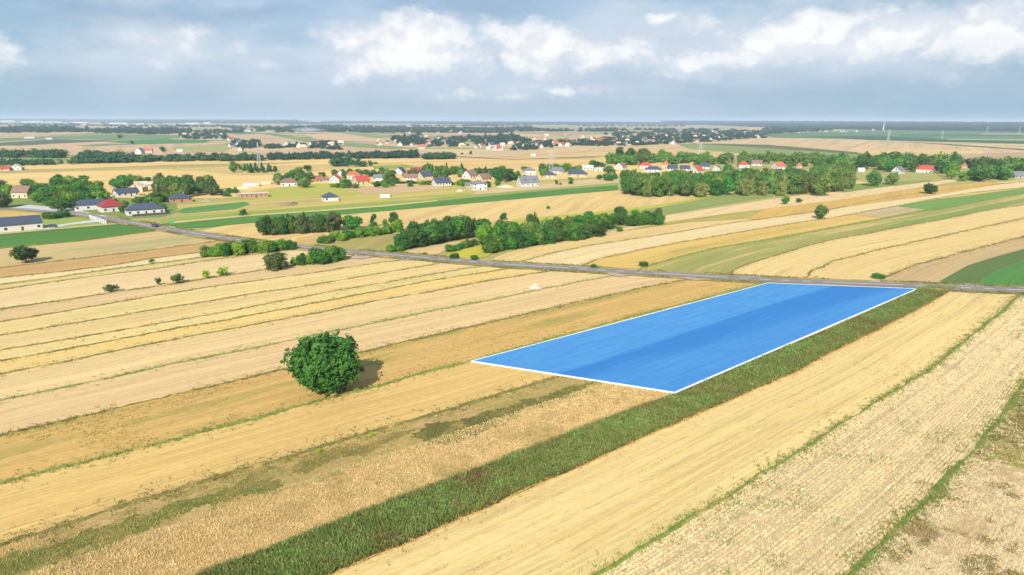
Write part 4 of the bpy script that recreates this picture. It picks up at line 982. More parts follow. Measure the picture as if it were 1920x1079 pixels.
tree('bush', 'green', 1162, 435, 13, 12, 'small bush between the two hedges beyond the road')

HB = []     # house footprints in the picture, kept clear
def grove(pg, n, kinds, hr, wr, label, group, lod=2, mind=0):
    xs = [p[0] for p in pg]; ys = [p[1] for p in pg]; c = 0; tries = 0; done = []; objs = []
    while c < n and tries < n * 60:
        tries += 1
        x = random.uniform(min(xs), max(xs)); y = random.uniform(min(ys), max(ys))
        if not in_poly((x, y), pg): continue
        h_ = random.uniform(*hr); w_ = random.uniform(*wr)
        if any(abs(x - hx) < hw * .5 + w_ * .45 and y > hy - 1.5 and y - h_ < hy - 2 for hx, hy, hw in HB): continue
        if any((x - a) ** 2 + 9 * (y - b) ** 2 < mind ** 2 for a, b in done): continue
        done.append((x, y))
        kd, lf = random.choice(kinds)
        objs.append(tree(kd, lf, x, y, h_, w_, label, group, lod)); c += 1
    if len(objs) <= 14: order(objs, [d[0] for d in done])
    else:
        fr = [i for i, (x, y) in enumerate(done) if not any(abs(x - a) < 9 and b > y + .6 for a, b in done)]
        order(objs, [d[0] for d in done], fr)
        for i, o in enumerate(objs):
            if i not in fr: o['label'] = label + ', behind the front row'

# ------------------------------------------------------------------ houses
WALLM = {k: flat('render_' + k, c, var=.05) for k, c in {'white': (240, 236, 228), 'cream': (234, 214, 176), 'grey': (192, 190, 184), 'brick': (206, 146, 116), 'beige': (212, 192, 162)}.items()}
def roof_mat(name, c):
    m, t, b = new_mat('roof_' + name)
    tcn = t.n.new('ShaderNodeTexCoord')
    w = t.n.new('ShaderNodeTexWave'); w.bands_direction = 'X'; w.inputs['Scale'].default_value = 2.5; w.inputs['Distortion'].default_value = .4
    t.l.new(tcn.outputs['Object'], w.inputs['Vector'])
    n = t.noise(tcn.outputs['Object'], 1.2, 4)
    cc = t.mix(t.math('MULTIPLY', w.outputs[1], .35), A(c), tuple(v * .6 for v in A(c)))
    t.val(b.inputs['Base Color'], t.mix(t.math('MULTIPLY', n, .35), cc, tuple(v * 1.3 for v in A(c))))
    b.inputs['Roughness'].default_value = .55
    return m
ROOFM = {k: roof_mat(k, c) for k, c in {'slate': (84, 92, 112), 'red': (202, 92, 72), 'orange': (208, 118, 86), 'crimson': (168, 68, 72), 'brown': (154, 120, 106), 'grey': (134, 136, 142), 'pale': (236, 214, 190), 'sheet': (214, 228, 236)}.items()}
winframe = flat('window_frame', (236, 236, 236), var=.03)
glass, t_, b_ = new_mat('window_glass'); b_.inputs['Base Color'].default_value = (.03, .04, .05, 1); b_.inputs['Roughness'].default_value = .12; b_.inputs['Specular IOR Level'].default_value = .6
doorm = flat('door_paint', (110, 86, 70)); chim = flat('chimney_brick', (206, 178, 160))
_wf = MB(); _wf.box(-.75, .75, -.06, .06, 0, 1.4); WF = _wf.mesh('window', winframe)
_wp = MB(); _wp.box(-.62, .62, -.10, -.055, .12, 1.28); WP = _wp.mesh('pane', glass)
_dm = MB(); _dm.box(-.5, .5, -.07, .05, 0, 2.1); DM = _dm.mesh('door', doorm)
_cm = MB(); _cm.box(-.3, .3, -.3, .3, 0, 1.6); _cm.box(-.38, .38, -.38, .38, 1.6, 1.75); CHM = _cm.mesh('chimney', chim)
def wall_mesh(w, d, e, rtype, rh, m):
    b = MB(); b.box(-w / 2, w / 2, -d / 2, d / 2, 0, e)
    if rtype == 'gable':
        for sx_ in (-1, 1):
            x = sx_ * w / 2; x2 = x - sx_ * .2
            b.add([(x, -d / 2, e + .002), (x, d / 2, e + .002), (x, 0, e + rh - .05), (x2, -d / 2, e + .002), (x2, d / 2, e + .002), (x2, 0, e + rh - .05)],
                  [(0, 1, 2), (5, 4, 3), (0, 2, 5, 3), (1, 4, 5, 2), (0, 3, 4, 1)])
    return b.mesh('wall', m)
def roof_mesh(w, d, e, rtype, rh, m, ov=.5):
    b = MB(); W2, D2 = w / 2 + ov, d / 2 + ov; t = .22
    drop = ov * rh / (d / 2)
    if rtype == 'gable':
        for s in (-1, 1):
            b.add([(-W2, s * D2, e - drop), (W2, s * D2, e - drop), (W2, 0, e + rh), (-W2, 0, e + rh), (-W2, s * D2, e - drop + t), (W2, s * D2, e - drop + t), (W2, 0, e + rh + t), (-W2, 0, e + rh + t)],
                  [(0, 1, 2, 3), (4, 5, 6, 7), (0, 1, 5, 4), (1, 2, 6, 5), (3, 0, 4, 7)])
    elif rtype == 'hip':
        k = min(d / 2, w / 2) * .95
        b.add([(-W2, -D2, e), (W2, -D2, e), (W2, D2, e), (-W2, D2, e), (-W2, -D2, e + .15), (W2, -D2, e + .15), (W2, D2, e + .15), (-W2, D2, e + .15), (-w / 2 + k, 0, e + rh), (w / 2 - k, 0, e + rh)],
              [(0, 3, 2, 1), (0, 1, 5, 4), (1, 2, 6, 5), (2, 3, 7, 6), (3, 0, 4, 7), (4, 5, 9, 8), (6, 7, 8, 9), (5, 6, 9), (7, 4, 8)])
    else:
        b.box(-W2, W2, -D2, D2, e, e + .3)
    return b.mesh('roof', m)
def house(x, y, w, d, e, rt, rh, rot, wall, roofc, label, chimney=True, nwin=3, door=True, name='house', cat='house', group=None, hide=True, dormers=0):
    k_ = 1.0 if y > 388 else .88 if y > 345 else .80
    w *= k_; d *= k_; rh *= k_; e = max(2.7, e * (k_ + 1) / 2)
    p = P(x, y); ang = math.atan2(p[0], p[1])
    h = link(name, None, loc=(p[0], p[1], 0)); h.rotation_euler = (0, 0, -ang + R(rot)); h.location.y += d * .45
    tag(h, label, cat, group)
    link('wall', wall_mesh(w, d, e, rt, rh, WALLM[wall]), h)
    rf = link('roof', roof_mesh(w, d, e, rt, rh, ROOFM[roofc]), h)
    if chimney: link('chimney', CHM, rf, (w * .18, d * .08, e + rh * .65))
    if nwin:
        xs = np.linspace(-w / 2 + 1.6, w / 2 - 1.6, nwin + (1 if door else 0))
        for i, xx in enumerate(xs):
            if door and i == len(xs) // 2: link('door', DM, h, (xx, -d / 2, 0)); continue
            wn = link('window', WF, h, (xx, -d / 2, .95)); link('pane', WP, wn)
            if e > 5: wn = link('window', WF, h, (xx, -d / 2, 3.7)); link('pane', WP, wn)
        for s in (-1, 1):
            for yy in ((-d * .22, d * .22) if d > 6 else (0,)):
                wn = link('window', WF, h, (s * w / 2, yy, .95)); wn.rotation_euler = (0, 0, R(90) * s); link('pane', WP, wn)
            if rt == 'gable' and rh > 2.6:
                wn = link('window', WF, h, (s * w / 2, 0, e + .35)); wn.rotation_euler = (0, 0, R(90) * s); link('pane', WP, wn)
    for i in range(dormers):
        xx = (i - (dormers - 1) / 2) * w / max(2, dormers)
        b = MB(); yb = -d * .36; z0 = e + rh * .25; b.box(xx - 1.1, xx + 1.1, yb, yb + 2.0, z0 - .6, z0 + 1.2)
        dm_ = link('dormer', b.mesh('dormer', WALLM['grey']), h)
        wn = link('pane', WP, dm_, (xx, yb + .04, z0 - .35))
        b = MB(); b.box(xx - 1.35, xx + 1.35, yb - .3, yb + 2.4, z0 + 1.2, z0 + 1.38); link('dormer_roof', b.mesh('dormer_roof', ROOFM[roofc]), dm_)
    if hide: HB.append((x, y, (w + 2) * pxm(x, y)))
    return h
HL = [
 # x, y, w, d, eave, roof, rh, rot, wall, roofcolour, label
 (10, 435, 24, 11, 3.6, 'gable', 3.0, 8, 'white', 'slate', 'long white bungalow with dark slate roof at the left edge', 3),
 (38, 372, 13, 9, 4.6, 'gable', 4.4, -38, 'cream', 'brown', 'cream two-storey house with pinkish brown roof beside the left trees', 2),
 (26, 320, 12, 14, 3.4, 'gable', 4.2, 72, 'white', 'pale', 'white gabled farmhouse on the far side of the left straw field', 2),
 (6, 321, 10, 8, 3, 'gable', 2.6, 0, 'cream', 'red', 'small red-roofed house beside the white farmhouse', 1),
 (166, 394, 20, 9, 3.2, 'hip', 3.0, 8, 'white', 'slate', 'long white bungalow with slate roof behind the red-roofed house', 3),
 (201, 398, 12, 10, 3.2, 'hip', 4.4, 14, 'white', 'crimson', 'white bungalow with dark red roof by the village road', 2),
 (264, 403, 20, 11, 3.0, 'hip', 3.4, 6, 'white', 'slate', 'wide slate-roofed bungalow nearest the road bend', 4),
 (232, 369, 17, 9, 3.2, 'gable', 3.2, 20, 'white', 'slate', 'white bungalow with slate gable roof at the straw field edge', 3),
 (254, 361, 9, 12, 4.0, 'gable', 3.2, 60, 'cream', 'pale', 'cream house with pale roof behind the slate-roofed one', 1),
 (268, 354, 16, 8, 3.6, 'gable', 2.4, 4, 'cream', 'pale', 'long pale-roofed barn among the trees', 0),
 (333, 380, 15, 11, 2.8, 'hip', 3.4, 10, 'brick', 'slate', 'unplastered brick bungalow with dark hip roof beside dark trees', 2),
 (472, 371, 22, 9, 3.0, 'flat', .3, 4, 'brick', 'pale', 'roofless brick shell of a long house under construction', 5),
 (468, 350, 14, 7, 3.4, 'flat', .3, 0, 'white', 'pale', 'bright white unfinished block wall building', 0),
 (497, 346, 9, 6, 4, 'flat', .3, 0, 'cream', 'pale', 'small white unfinished building beside the willow', 0),
 (539, 350, 15, 10, 3.6, 'hip', 3.8, 6, 'white', 'brown', 'house with wine-brown hip roof between willows', 2),
 (616, 378, 11, 10, 3.0, 'hip', 3.4, 14, 'white', 'slate', 'small white cube bungalow with dark pyramid roof alone in the grass', 1),
 (595, 341, 6, 6, 2.6, 'gable', 2, 30, 'brick', 'orange', 'little orange brick shed at the village edge', 0),
 (606, 343, 11, 7, 2.6, 'gable', 2, 6, 'beige', 'brown', 'low brown farm building beside the orange shed', 1),
 (627, 343, 9, 12, 3.6, 'gable', 4.2, 66, 'white', 'red', 'white gabled house with patchy red roof beside the low farm building', 2),
 (640, 331, 8, 8, 3.6, 'gable', 4, 60, 'white', 'slate', 'small house with dark roof behind the patchy red roof', 1),
 (661, 336, 15, 9, 4.2, 'hip', 4.2, 10, 'white', 'orange', 'large orange-roofed house in the middle village', 3),
 (676, 346, 14, 10, 3.4, 'gable', 4.6, 24, 'cream', 'red', 'bright red-roofed house in front of the orange-roofed one', 2),
 (685, 329, 15, 8, 3, 'gable', 3, -20, 'grey', 'grey', 'long grey-brown roofed house behind the orange roof', 1),
 (710, 339, 12, 8, 3.0, 'gable', 3.2, -20, 'white', 'grey', 'house with grey roof and roof windows before the poplars', 1),
 (749, 327, 10, 12, 3.4, 'gable', 4.6, 58, 'white', 'slate', 'white steep-gabled house with dark roof at the village back', 2),
 (780, 327, 14, 9, 3.6, 'gable', 4.2, -12, 'white', 'crimson', 'house with crimson roof behind the cream villa', 2),
 (769, 338, 15, 8, 3, 'gable', 3.4, -8, 'white', 'brown', 'long low white house with brownish roof beside the hedge', 3),
 (796, 336, 15, 12, 3.2, 'gable', 4.8, 36, 'cream', 'slate', 'cream villa with large slate gable roof', 1),
 (827, 349, 16, 11, 3.2, 'gable', 4.0, 22, 'white', 'slate', 'new white house with dark roof and big dark windows', 4),
 (897, 357, 13, 12, 5.4, 'hip', 3.0, 14, 'white', 'grey', 'two-storey white cube house with flat grey hip roof', 2),
 (879, 353, 7, 6, 2.6, 'gable', 2, 14, 'grey', 'grey', 'grey garage beside the two-storey white cube house', 0),
 (881, 335, 14, 13, 3.4, 'gable', 5.4, 48, 'white', 'brown', 'big white gabled house with brown roof left of the spruce', 2),
 (907, 340, 14, 11, 3.2, 'gable', 4.6, 40, 'cream', 'brown', 'cream house with brown roof and porch behind the cube house', 2),
 (990, 350, 19, 12, 3.6, 'gable', 5.6, 24, 'white', 'grey', 'white villa with grey gable roof and two dormers', 3),
 (993, 328, 14, 12, 4.6, 'hip', 4.0, 10, 'white', 'grey', 'white two-storey house with grey pyramid roof in the trees', 2),
 (1031, 334, 16, 11, 2.8, 'hip', 3.8, 4, 'cream', 'slate', 'low bungalow with wide dark slate roof left of the bigger one', 2),
 (1046, 326, 15, 10, 3.4, 'gable', 4.0, -24, 'white', 'grey', 'white house with light grey roof behind the low bungalow', 2),
 (1084, 332, 24, 15, 2.8, 'hip', 5.4, 2, 'beige', 'slate', 'bungalow with the widest dark slate roof', 2),
 (1103, 319, 14, 8, 3.2, 'gable', 2.6, 0, 'white', 'sheet', 'pale farm building with light roof behind the wide slate roof', 2),
 (1122, 321, 12, 8, 3.6, 'flat', .3, 10, 'white', 'pale', 'white flat-roofed building beside the pale farm building', 2),
 (1165, 318, 11, 14, 3.4, 'gable', 5.4, 58, 'white', 'brown', 'white steep gabled house with red-brown roof', 2),
 (1211, 316, 17, 11, 3.6, 'hip', 4.8, 6, 'white', 'red', 'house with broad red hip roof beside the tall oak', 2),
 (1226, 323, 22, 11, 3.0, 'hip', 4.4, -4, 'white', 'slate', 'long slate-roofed bungalow in the right village', 3),
 (1249, 314, 10, 10, 3.6, 'hip', 5.2, 0, 'cream', 'orange', 'small house with steep orange roof', 2),
 (1262, 321, 13, 9, 3.4, 'gable', 4.4, -16, 'white', 'slate', 'white house with slate roof right of the orange one', 2),
 (1285, 321, 13, 9, 3.2, 'gable', 4, 4, 'white', 'slate', 'slate-roofed house left of the red-roofed gabled one', 2),
 (1309, 325, 11, 13, 3.6, 'gable', 5.2, 46, 'white', 'red', 'white gabled house with bright red roof facing the grove', 2),
 (1322, 317, 13, 9, 3.4, 'gable', 4.4, 10, 'white', 'slate', 'dark-roofed house behind the white gabled one', 2),
 (1346, 321, 7, 10, 3.2, 'gable', 4.0, 70, 'white', 'brown', 'narrow white gabled house by the yellow meadow', 1),
 (1362, 308, 14, 10, 3.4, 'gable', 4.4, -20, 'beige', 'brown', 'brown-roofed house in the right village trees', 2),
 (1395, 315, 15, 12, 4.0, 'hip', 5.0, 20, 'white', 'red', 'big red-roofed house with white gable dormers', 3),
 (1421, 311, 15, 10, 3.4, 'gable', 4.4, -6, 'white', 'brown', 'house with grey-brown roof beside the big red-roofed one', 2),
 (1462, 317, 13, 14, 3.6, 'gable', 5.6, 40, 'white', 'orange', 'orange-red gabled house behind the birch grove', 2),
 (1500, 315, 8, 8, 3.0, 'hip', 4.0, 0, 'beige', 'orange', 'small orange roof showing above the birch grove', 1),
 (1511, 308, 15, 8, 3.4, 'flat', .3, 0, 'white', 'sheet', 'flat pale blue shed roof above the birch grove', 0),
 (1616, 323, 8, 6, 3.0, 'gable', 2.2, 10, 'white', 'sheet', 'little white shed right of the birch grove', 0),
 (1688, 326, 11, 12, 3.6, 'gable', 5.2, 62, 'white', 'grey', 'white gabled house among trees right of the grove', 2),
 (1737, 324, 20, 11, 4.2, 'gable', 4.8, 0, 'white', 'red', 'wide bright red-roofed house in the far right trees', 3),
 (1810, 316, 9, 9, 3.2, 'hip', 4, 0, 'beige', 'orange', 'small orange roof in the far right trees', 0),
 (1852, 312, 18, 9, 3.2, 'gable', 3.2, 0, 'beige', 'orange', 'low long orange roof at the far right', 0),
 (1912, 335, 14, 10, 3.2, 'gable', 4.6, 40, 'grey', 'grey', 'grey-roofed house at the right edge', 2),
]
for r in HL:
    house(*r[:11], chimney=r[5] != 'flat' and r[2] > 8, nwin=r[11], door=r[11] > 1, dormers=2 if 'dormers' in r[10] and 'villa' in r[10] else 0)

# villages: trees round the houses
greens = [('broad', 'green'), ('broad', 'green'), ('broad', 'dark'), ('broad', 'light'), ('bush', 'green')]
grove([(85, 360), (110, 348), (150, 344), (185, 362), (195, 385), (150, 391), (60, 390), (35, 386), (50, 372)], 44, greens, (18, 30), (20, 32), 'green tree in the dense left village clump', 'dense tree clump of the left village', 1, 7)
grove([(-40, 352), (20, 352), (22, 376), (-40, 384)], 8, greens, (14, 24), (16, 24), 'green tree at the left edge of the village', 'trees at the left village edge', 2, 8)
grove([(40, 345), (75, 350), (80, 362), (40, 352)], 6, greens, (12, 17), (12, 18), 'small tree behind the cream two-storey house', 'trees behind the cream house', 2, 8)
grove([(268, 366), (300, 354), (330, 352), (395, 356), (412, 366), (340, 372)], 28, [('broad', 'birch'), ('broad', 'grey'), ('broad', 'green')], (22, 34), (18, 26), 'grey-green tree behind the unplastered bungalow', 'grey-green trees behind the unplastered bungalow', 1, 7)
grove([(205, 352), (240, 346), (285, 352), (300, 366), (265, 366), (240, 356)], 9, greens, (16, 26), (18, 26), 'tree round the pale-roofed barn', 'trees round the pale-roofed barn', 1, 9)
grove([(250, 388), (300, 378), (322, 390), (300, 400), (285, 396)], 10, greens, (12, 19), (14, 20), 'garden tree behind the wide slate-roofed bungalow', 'garden trees behind the slate-roofed bungalow', 1, 7)
grove([(212, 398), (236, 392), (236, 402), (215, 404)], 3, [('broad', 'green')], (16, 20), (14, 18), 'tree between the red-roofed and slate-roofed bungalows', 'trees between the two roadside bungalows', 1, 8)
grove([(82, 408), (120, 404), (130, 409), (90, 413)], 5, [('bush', 'green')], (10, 15), (18, 24), 'bush in front of the village road', 'bushes in front of the village road', 1, 10)
grove([(498, 356), (520, 340), (580, 338), (590, 352), (560, 358), (520, 358)], 10, [('broad', 'birch'), ('broad', 'green'), ('spruce', 'spruce')], (16, 26), (16, 24), 'willow-like tree round the wine-brown roofed house', 'trees round the wine-brown roofed house', 1, 9)
grove([(610, 348), (640, 344), (690, 350), (730, 345), (730, 352), (660, 354), (620, 352)], 12, greens, (9, 15), (12, 20), 'garden tree in front of the red roofs', 'garden trees before the red roofs', 2, 7)
grove([(620, 329), (660, 326), (730, 326), (732, 340), (700, 338), (640, 330)], 9, greens, (9, 15), (11, 17), 'tree behind the red roofs of the middle village', 'trees behind the red roofs', 2, 7)
tree('birch', 'birch', 724, 341, 28, 13, 'tall poplar in the middle village'); tree('broad', 'green', 733, 342, 18, 20, 'rounder tree at the foot of the tall poplar')
grove([(780, 326), (800, 320), (815, 326), (790, 330)], 4, greens, (12, 18), (14, 20), 'tree behind the crimson roof', 'trees behind the crimson roof', 2, 7)
grove([(800, 327), (865, 326), (872, 333), (805, 333)], 22, [('spruce', 'spruce'), ('spruce', 'green'), ('birch', 'green')], (13, 23), (9, 13), 'young spruce behind the cream villa', 'young spruces behind the cream villa', 2, 4)
tree('spruce', 'spruce', 911, 332, 18, 14, 'pointed spruce behind the cube house'); tree('spruce', 'spruce', 926, 333, 17, 12, 'second spruce beside the round trees')
grove([(930, 338), (958, 334), (960, 342), (930, 342)], 5, [('broad', 'green'), ('broad', 'dark')], (20, 26), (18, 24), 'round tree right of the spruces', 'round trees right of the spruces', 1, 8)
grove([(740, 340), (800, 342), (820, 345), (760, 347)], 6, [('bush', 'dark')], (5, 8), (14, 20), 'low dark hedge bush before the brown-roofed house', 'hedge bushes before the middle houses', 2, 6)
grove([(955, 334), (1010, 330), (1040, 324), (1060, 322), (1060, 330), (1010, 336), (960, 340)], 13, greens, (9, 15), (12, 20), 'garden tree between the slate-roofed houses', 'garden trees between the slate-roofed houses', 2, 7)
grove([(1060, 320), (1100, 322), (1140, 322), (1160, 318), (1160, 326), (1100, 326)], 9, greens, (8, 15), (12, 18), 'tree near the pale farm building', 'trees near the pale farm building', 2, 8)
grove([(1120, 338), (1125, 334), (1158, 333), (1160, 338), (1140, 340)], 8, [('bush', 'green')], (8, 12), (12, 18), 'green bush left of the birch grove', 'bushes left of the birch grove', 2, 6)
grove([(1160, 335), (1180, 330), (1250, 326), (1260, 332), (1180, 340)], 8, [('broad', 'green')], (10, 14), (9, 14), 'small tree behind the left end of the birch grove', 'small trees behind the grove', 2, 8)
VM = [([(1140, 306), (1180, 300), (1270, 303), (1330, 303), (1340, 310), (1250, 309), (1180, 311), (1140, 308)], 75, (13, 22), (14, 22), 'green', 'dark green trees behind the roofs of the right village')]
tree('broad', 'dark', 1162, 305, 28, 16, 'tall dark dome-shaped tree at the start of the right village'); tree('broad', 'dark', 1180, 306, 27, 20, 'second tall dome-shaped tree of the right village')
tree('broad', 'birch', 1207, 310, 30, 26, 'tall pale oak above the broad red roof')
grove([(1175, 322), (1240, 328), (1300, 326), (1380, 324), (1380, 330), (1300, 332), (1180, 328)], 14, greens, (7, 11), (10, 16), 'garden bush before the right village houses', 'garden bushes of the right village', 2, 7)
VM.append(([(1600, 309), (1700, 305), (1800, 309), (1960, 316), (1960, 320), (1850, 318), (1700, 313), (1600, 314)], 95, (13, 21), (16, 24), 'green', 'continuous wood behind the far right houses'))
VM.append(([(590, 333), (700, 327), (860, 324), (960, 327), (960, 330), (860, 329), (700, 333), (600, 338)], 46, (7, 13), (11, 17), 'green', 'mixed garden trees behind the middle village'))
VM.append(([(1340, 305), (1420, 300), (1480, 302), (1590, 306), (1600, 318), (1500, 313), (1430, 309), (1350, 309)], 75, (13, 21), (14, 22), 'green', 'trees around the red roofs beyond the grove'))
grove([(1600, 312), (1700, 308), (1800, 312), (1960, 322), (1980, 335), (1920, 338), (1830, 342), (1790, 340), (1770, 330), (1700, 330), (1660, 322), (1600, 320)], 84, greens[:4], (17, 27), (18, 28), 'green tree in the right village wood', 'wood at the right edge of the village', 2, 5)
grove([(600, 345), (700, 338), (820, 342), (930, 346), (940, 352), (800, 352), (700, 350), (610, 352)], 22, greens, (7, 12), (11, 17), 'small middle village garden tree', 'garden trees along the middle village', 2, 9)
grove([(740, 324), (860, 322), (940, 326), (940, 334), (860, 336), (740, 336)], 12, greens, (10, 16), (13, 19), 'tree between the houses of the middle village', 'trees between the middle village houses', 2, 10)
grove([(970, 322), (1110, 312), (1150, 314), (1150, 322), (1010, 330)], 14, greens, (10, 16), (14, 20), 'tree behind the dark slate roofs', 'trees behind the dark slate roofs', 2, 9)
grove([(140, 384), (180, 380), (260, 378), (330, 372), (340, 378), (240, 386), (150, 390)], 12, greens, (14, 22), (18, 26), 'tree behind the roadside bungalows', 'trees behind the roadside bungalows', 1, 11)
grove([(405, 362), (445, 358), (450, 368), (410, 370)], 5, [('bush', 'green')], (8, 12), (14, 20), 'bush beside the brick shell', 'bushes beside the brick shell', 2, 9)
# birch grove
grove([(1168, 362), (1175, 352), (1240, 342), (1350, 332), (1480, 322), (1580, 322), (1602, 340), (1604, 350), (1575, 362), (1500, 366), (1430, 364), (1380, 366), (1290, 371), (1230, 372), (1180, 368)], 165,
      [('birch', 'birch'), ('birch', 'birch'), ('birch', 'green'), ('lbirch', 'birch'), ('lbirch', 'green')], (28, 40), (18, 27), 'slender birch in the dense grove', 'birches of the dense grove', 1, 6)
grove([(1380, 368), (1400, 362), (1480, 362), (1480, 368)], 5, [('birch', 'olive')], (28, 34), (18, 22), 'dull olive birch on the front edge of the grove', 'dull olive birches at the grove front', 1, 9)
tree('broad', 'birch', 1540, 368, 44, 36, 'broad grey-green willow at the front of the birch grove')
# young trees before the far straw field
grove([(440, 322), (445, 318), (520, 320), (522, 324), (460, 325)], 18, [('spruce', 'spruce'), ('birch', 'green')], (9, 15), (8, 12), 'young tree in the low row before the pylon', 'young trees before the pylon', 2, 3)
tree('broad', 'green', 438, 324, 20, 13, 'tallest tree of the low row before the pylon')

# distant tree masses, joined per wood
def tree_mass(name, pg, n, hr, wr, leafkey, label, seed, lod=3, kinds=('broad', 'birch', 'bush')):
    rg = np.random.default_rng(seed); xs = [p[0] for p in pg]; ys = [p[1] for p in pg]
    VV = []; FF = []; off = 0; c = 0
    while c < n:
        x = rg.uniform(min(xs), max(xs)); y = rg.uniform(min(ys), max(ys))
        if not in_poly((x, y), pg): continue
        kd = kinds[rg.integers(len(kinds))]
        gk = ('g', kd, int(rg.integers(4)), lod)
        if gk not in PROTO:
            nc, per, lf, lb = {2: (150, 5, .075, 9), 3: (50, 4, .11, 5)}[lod]
            PROTO[gk] = crown_geo(kd, 100 + gk[2] * 17 + len(kd), nc, per, lf, lb)
        V, Fq = PROTO[gk]; p = P(x, y); s = pxm(x, y); h = rg.uniform(*hr) / s; w = rg.uniform(*wr) / s
        a = rg.uniform(0, 6.28); ca, sa = math.cos(a), math.sin(a)
        v = np.c_[(V[:, 0] * ca - V[:, 1] * sa) * w + p[0], (V[:, 0] * sa + V[:, 1] * ca) * w + p[1], V[:, 2] * h]
        VV.append(v); FF.append(Fq + off); off += len(v); c += 1
    o = link(name, mk(name, np.concatenate(VV), np.concatenate(FF), (LM[leafkey],)))
    tag(o, label, 'trees', kind='stuff'); return o
FARG = leaf_mat('far_leaves', (46, 88, 50), (70, 106, 62), hue=.0, scale=.03); LM['far'] = FARG
FARD = leaf_mat('far_dark_leaves', (40, 72, 56), (52, 84, 60), hue=.0, scale=.02); LM['fard'] = FARD
masses = [
 ([(0, 293), (125, 292), (125, 297), (0, 297)], 40, (10, 15), (14, 22), 'far', 'dark tree row on the far left'),
 ([(145, 304), (160, 296), (285, 303), (286, 305), (145, 308)], 70, (10, 17), (16, 24), 'far', 'big tree clump beside the straw field on the left'),
 ([(0, 306), (85, 306), (140, 309), (90, 310), (0, 313)], 30, (6, 11), (10, 16), 'far', 'low trees behind the white farmhouse'),
 ([(190, 301), (330, 299), (330, 304), (190, 304)], 30, (9, 12), (12, 18), 'far', 'low tree belt joining the clump'),
 ([(320, 300), (470, 298), (500, 303), (330, 303)], 55, (9, 14), (13, 19), 'far', 'tree belt left of the pylon'),
 ([(500, 298), (640, 293), (640, 298), (510, 302)], 60, (8, 13), (9, 14), 'fard', 'dark belt behind the pylon'),
 ([(615, 312), (640, 306), (690, 312), (680, 313), (620, 313)], 16, (9, 18), (14, 22), 'far', 'rounded clump before the dark belt'),
 ([(640, 297), (780, 293), (782, 297), (660, 299)], 70, (10, 14), (9, 13), 'fard', 'dark even tree belt in the middle distance'),
 ([(796, 299), (850, 297), (852, 299), (796, 300)], 26, (10, 14), (10, 14), 'far', 'compact oval wood in the middle distance'),
 ([(0, 247), (125, 244), (170, 247), (80, 250), (0, 250)], 60, (7, 11), (8, 14), 'fard', 'row of dark trees near the far left horizon'),
 ([(175, 249), (250, 245), (300, 249), (260, 251), (185, 251)], 45, (6, 10), (9, 15), 'fard', 'dark tree row beyond the far left fields'),
 ([(245, 250), (290, 246), (360, 247), (330, 252), (280, 254)], 60, (5, 10), (8, 14), 'fard', 'wooded farms on the far left'),
 ([(335, 255), (420, 250), (425, 262), (345, 262)], 40, (4, 8), (8, 13), 'fard', 'garden trees of the far left hamlet'),
 ([(425, 270), (480, 266), (500, 278), (450, 280)], 30, (5, 9), (8, 13), 'fard', 'garden trees of the second hamlet'),
 ([(495, 276), (570, 272), (575, 276), (500, 280)], 26, (4, 7), (8, 13), 'fard', 'trees along the far lane'),
 ([(575, 279), (600, 270), (635, 272), (640, 282), (600, 280)], 30, (5, 9), (8, 13), 'fard', 'trees round the far lane farms'),
 ([(450, 246), (640, 238), (640, 246), (540, 250)], 60, (4, 7), (8, 16), 'fard', 'scattered woods near the horizon'),
 ([(640, 244), (730, 240), (860, 243), (860, 248), (740, 248), (640, 248)], 70, (4, 7), (8, 14), 'fard', 'woods in the far middle'),
 ([(735, 262), (790, 258), (800, 272), (750, 274)], 36, (6, 12), (9, 15), 'fard', 'tall trees of the middle hamlet'),
 ([(790, 262), (870, 258), (880, 276), (800, 278)], 46, (4, 8), (8, 14), 'fard', 'gardens of the middle hamlet'),
 ([(880, 262), (960, 258), (1000, 268), (900, 278)], 60, (6, 12), (9, 15), 'fard', 'tall trees of the right-hand hamlet'),
 ([(960, 272), (1030, 268), (1040, 280), (960, 284)], 50, (5, 9), (8, 14), 'fard', 'gardens in front of the long village'),
 ([(1030, 266), (1180, 262), (1290, 260), (1300, 268), (1180, 275), (1040, 275)], 150, (4, 7), (9, 15), 'fard', 'tree canopy of the long village'),
 ([(1130, 252), (1290, 245), (1440, 248), (1440, 260), (1300, 264), (1130, 262)], 170, (4, 6), (9, 15), 'fard', 'upper canopy of the long village'),
 ([(1280, 256), (1440, 250), (1440, 258), (1350, 266), (1290, 268)], 45, (4, 6), (9, 15), 'fard', 'canopy at the right end of the long village'),
 ([(1430, 242), (1560, 240), (1560, 247), (1440, 252)], 70, (4, 7), (8, 14), 'fard', 'trees of the village below the forest'),
 ([(960, 244), (1000, 242), (1000, 247), (960, 248)], 18, (5, 8), (8, 12), 'fard', 'small copse behind the hamlets'),
 ([(900, 246), (960, 244), (960, 250), (880, 250)], 24, (4, 8), (8, 12), 'fard', 'copse with houses near the horizon'),
]
for i, (pg, n, hr, wr, lk, lb) in enumerate(masses): tree_mass('distant_trees', pg, int(n * 1.9), hr, wr, lk, lb, 300 + i)
rq = random.Random(99)
for i in range(26):
    y = 231.5 + (i % 13) * 1.35 + rq.uniform(-.4, .4); x = rq.uniform(-50, 1150); wd_ = rq.uniform(90, 260); sl = .0031 * x
    h_ = 2.2 + (y - 230) * .22
    tree_mass('distant_trees', [(x, y + sl), (x + wd_, y + sl + .5), (x + wd_, y + sl + 1.2), (x, y + sl + .7)], int(wd_ * .34), (h_ * .6, h_ * 1.3), (h_ * 1.2, h_ * 2.6), 'fard', 'thin dark tree line in the hazy distance', 500 + i)
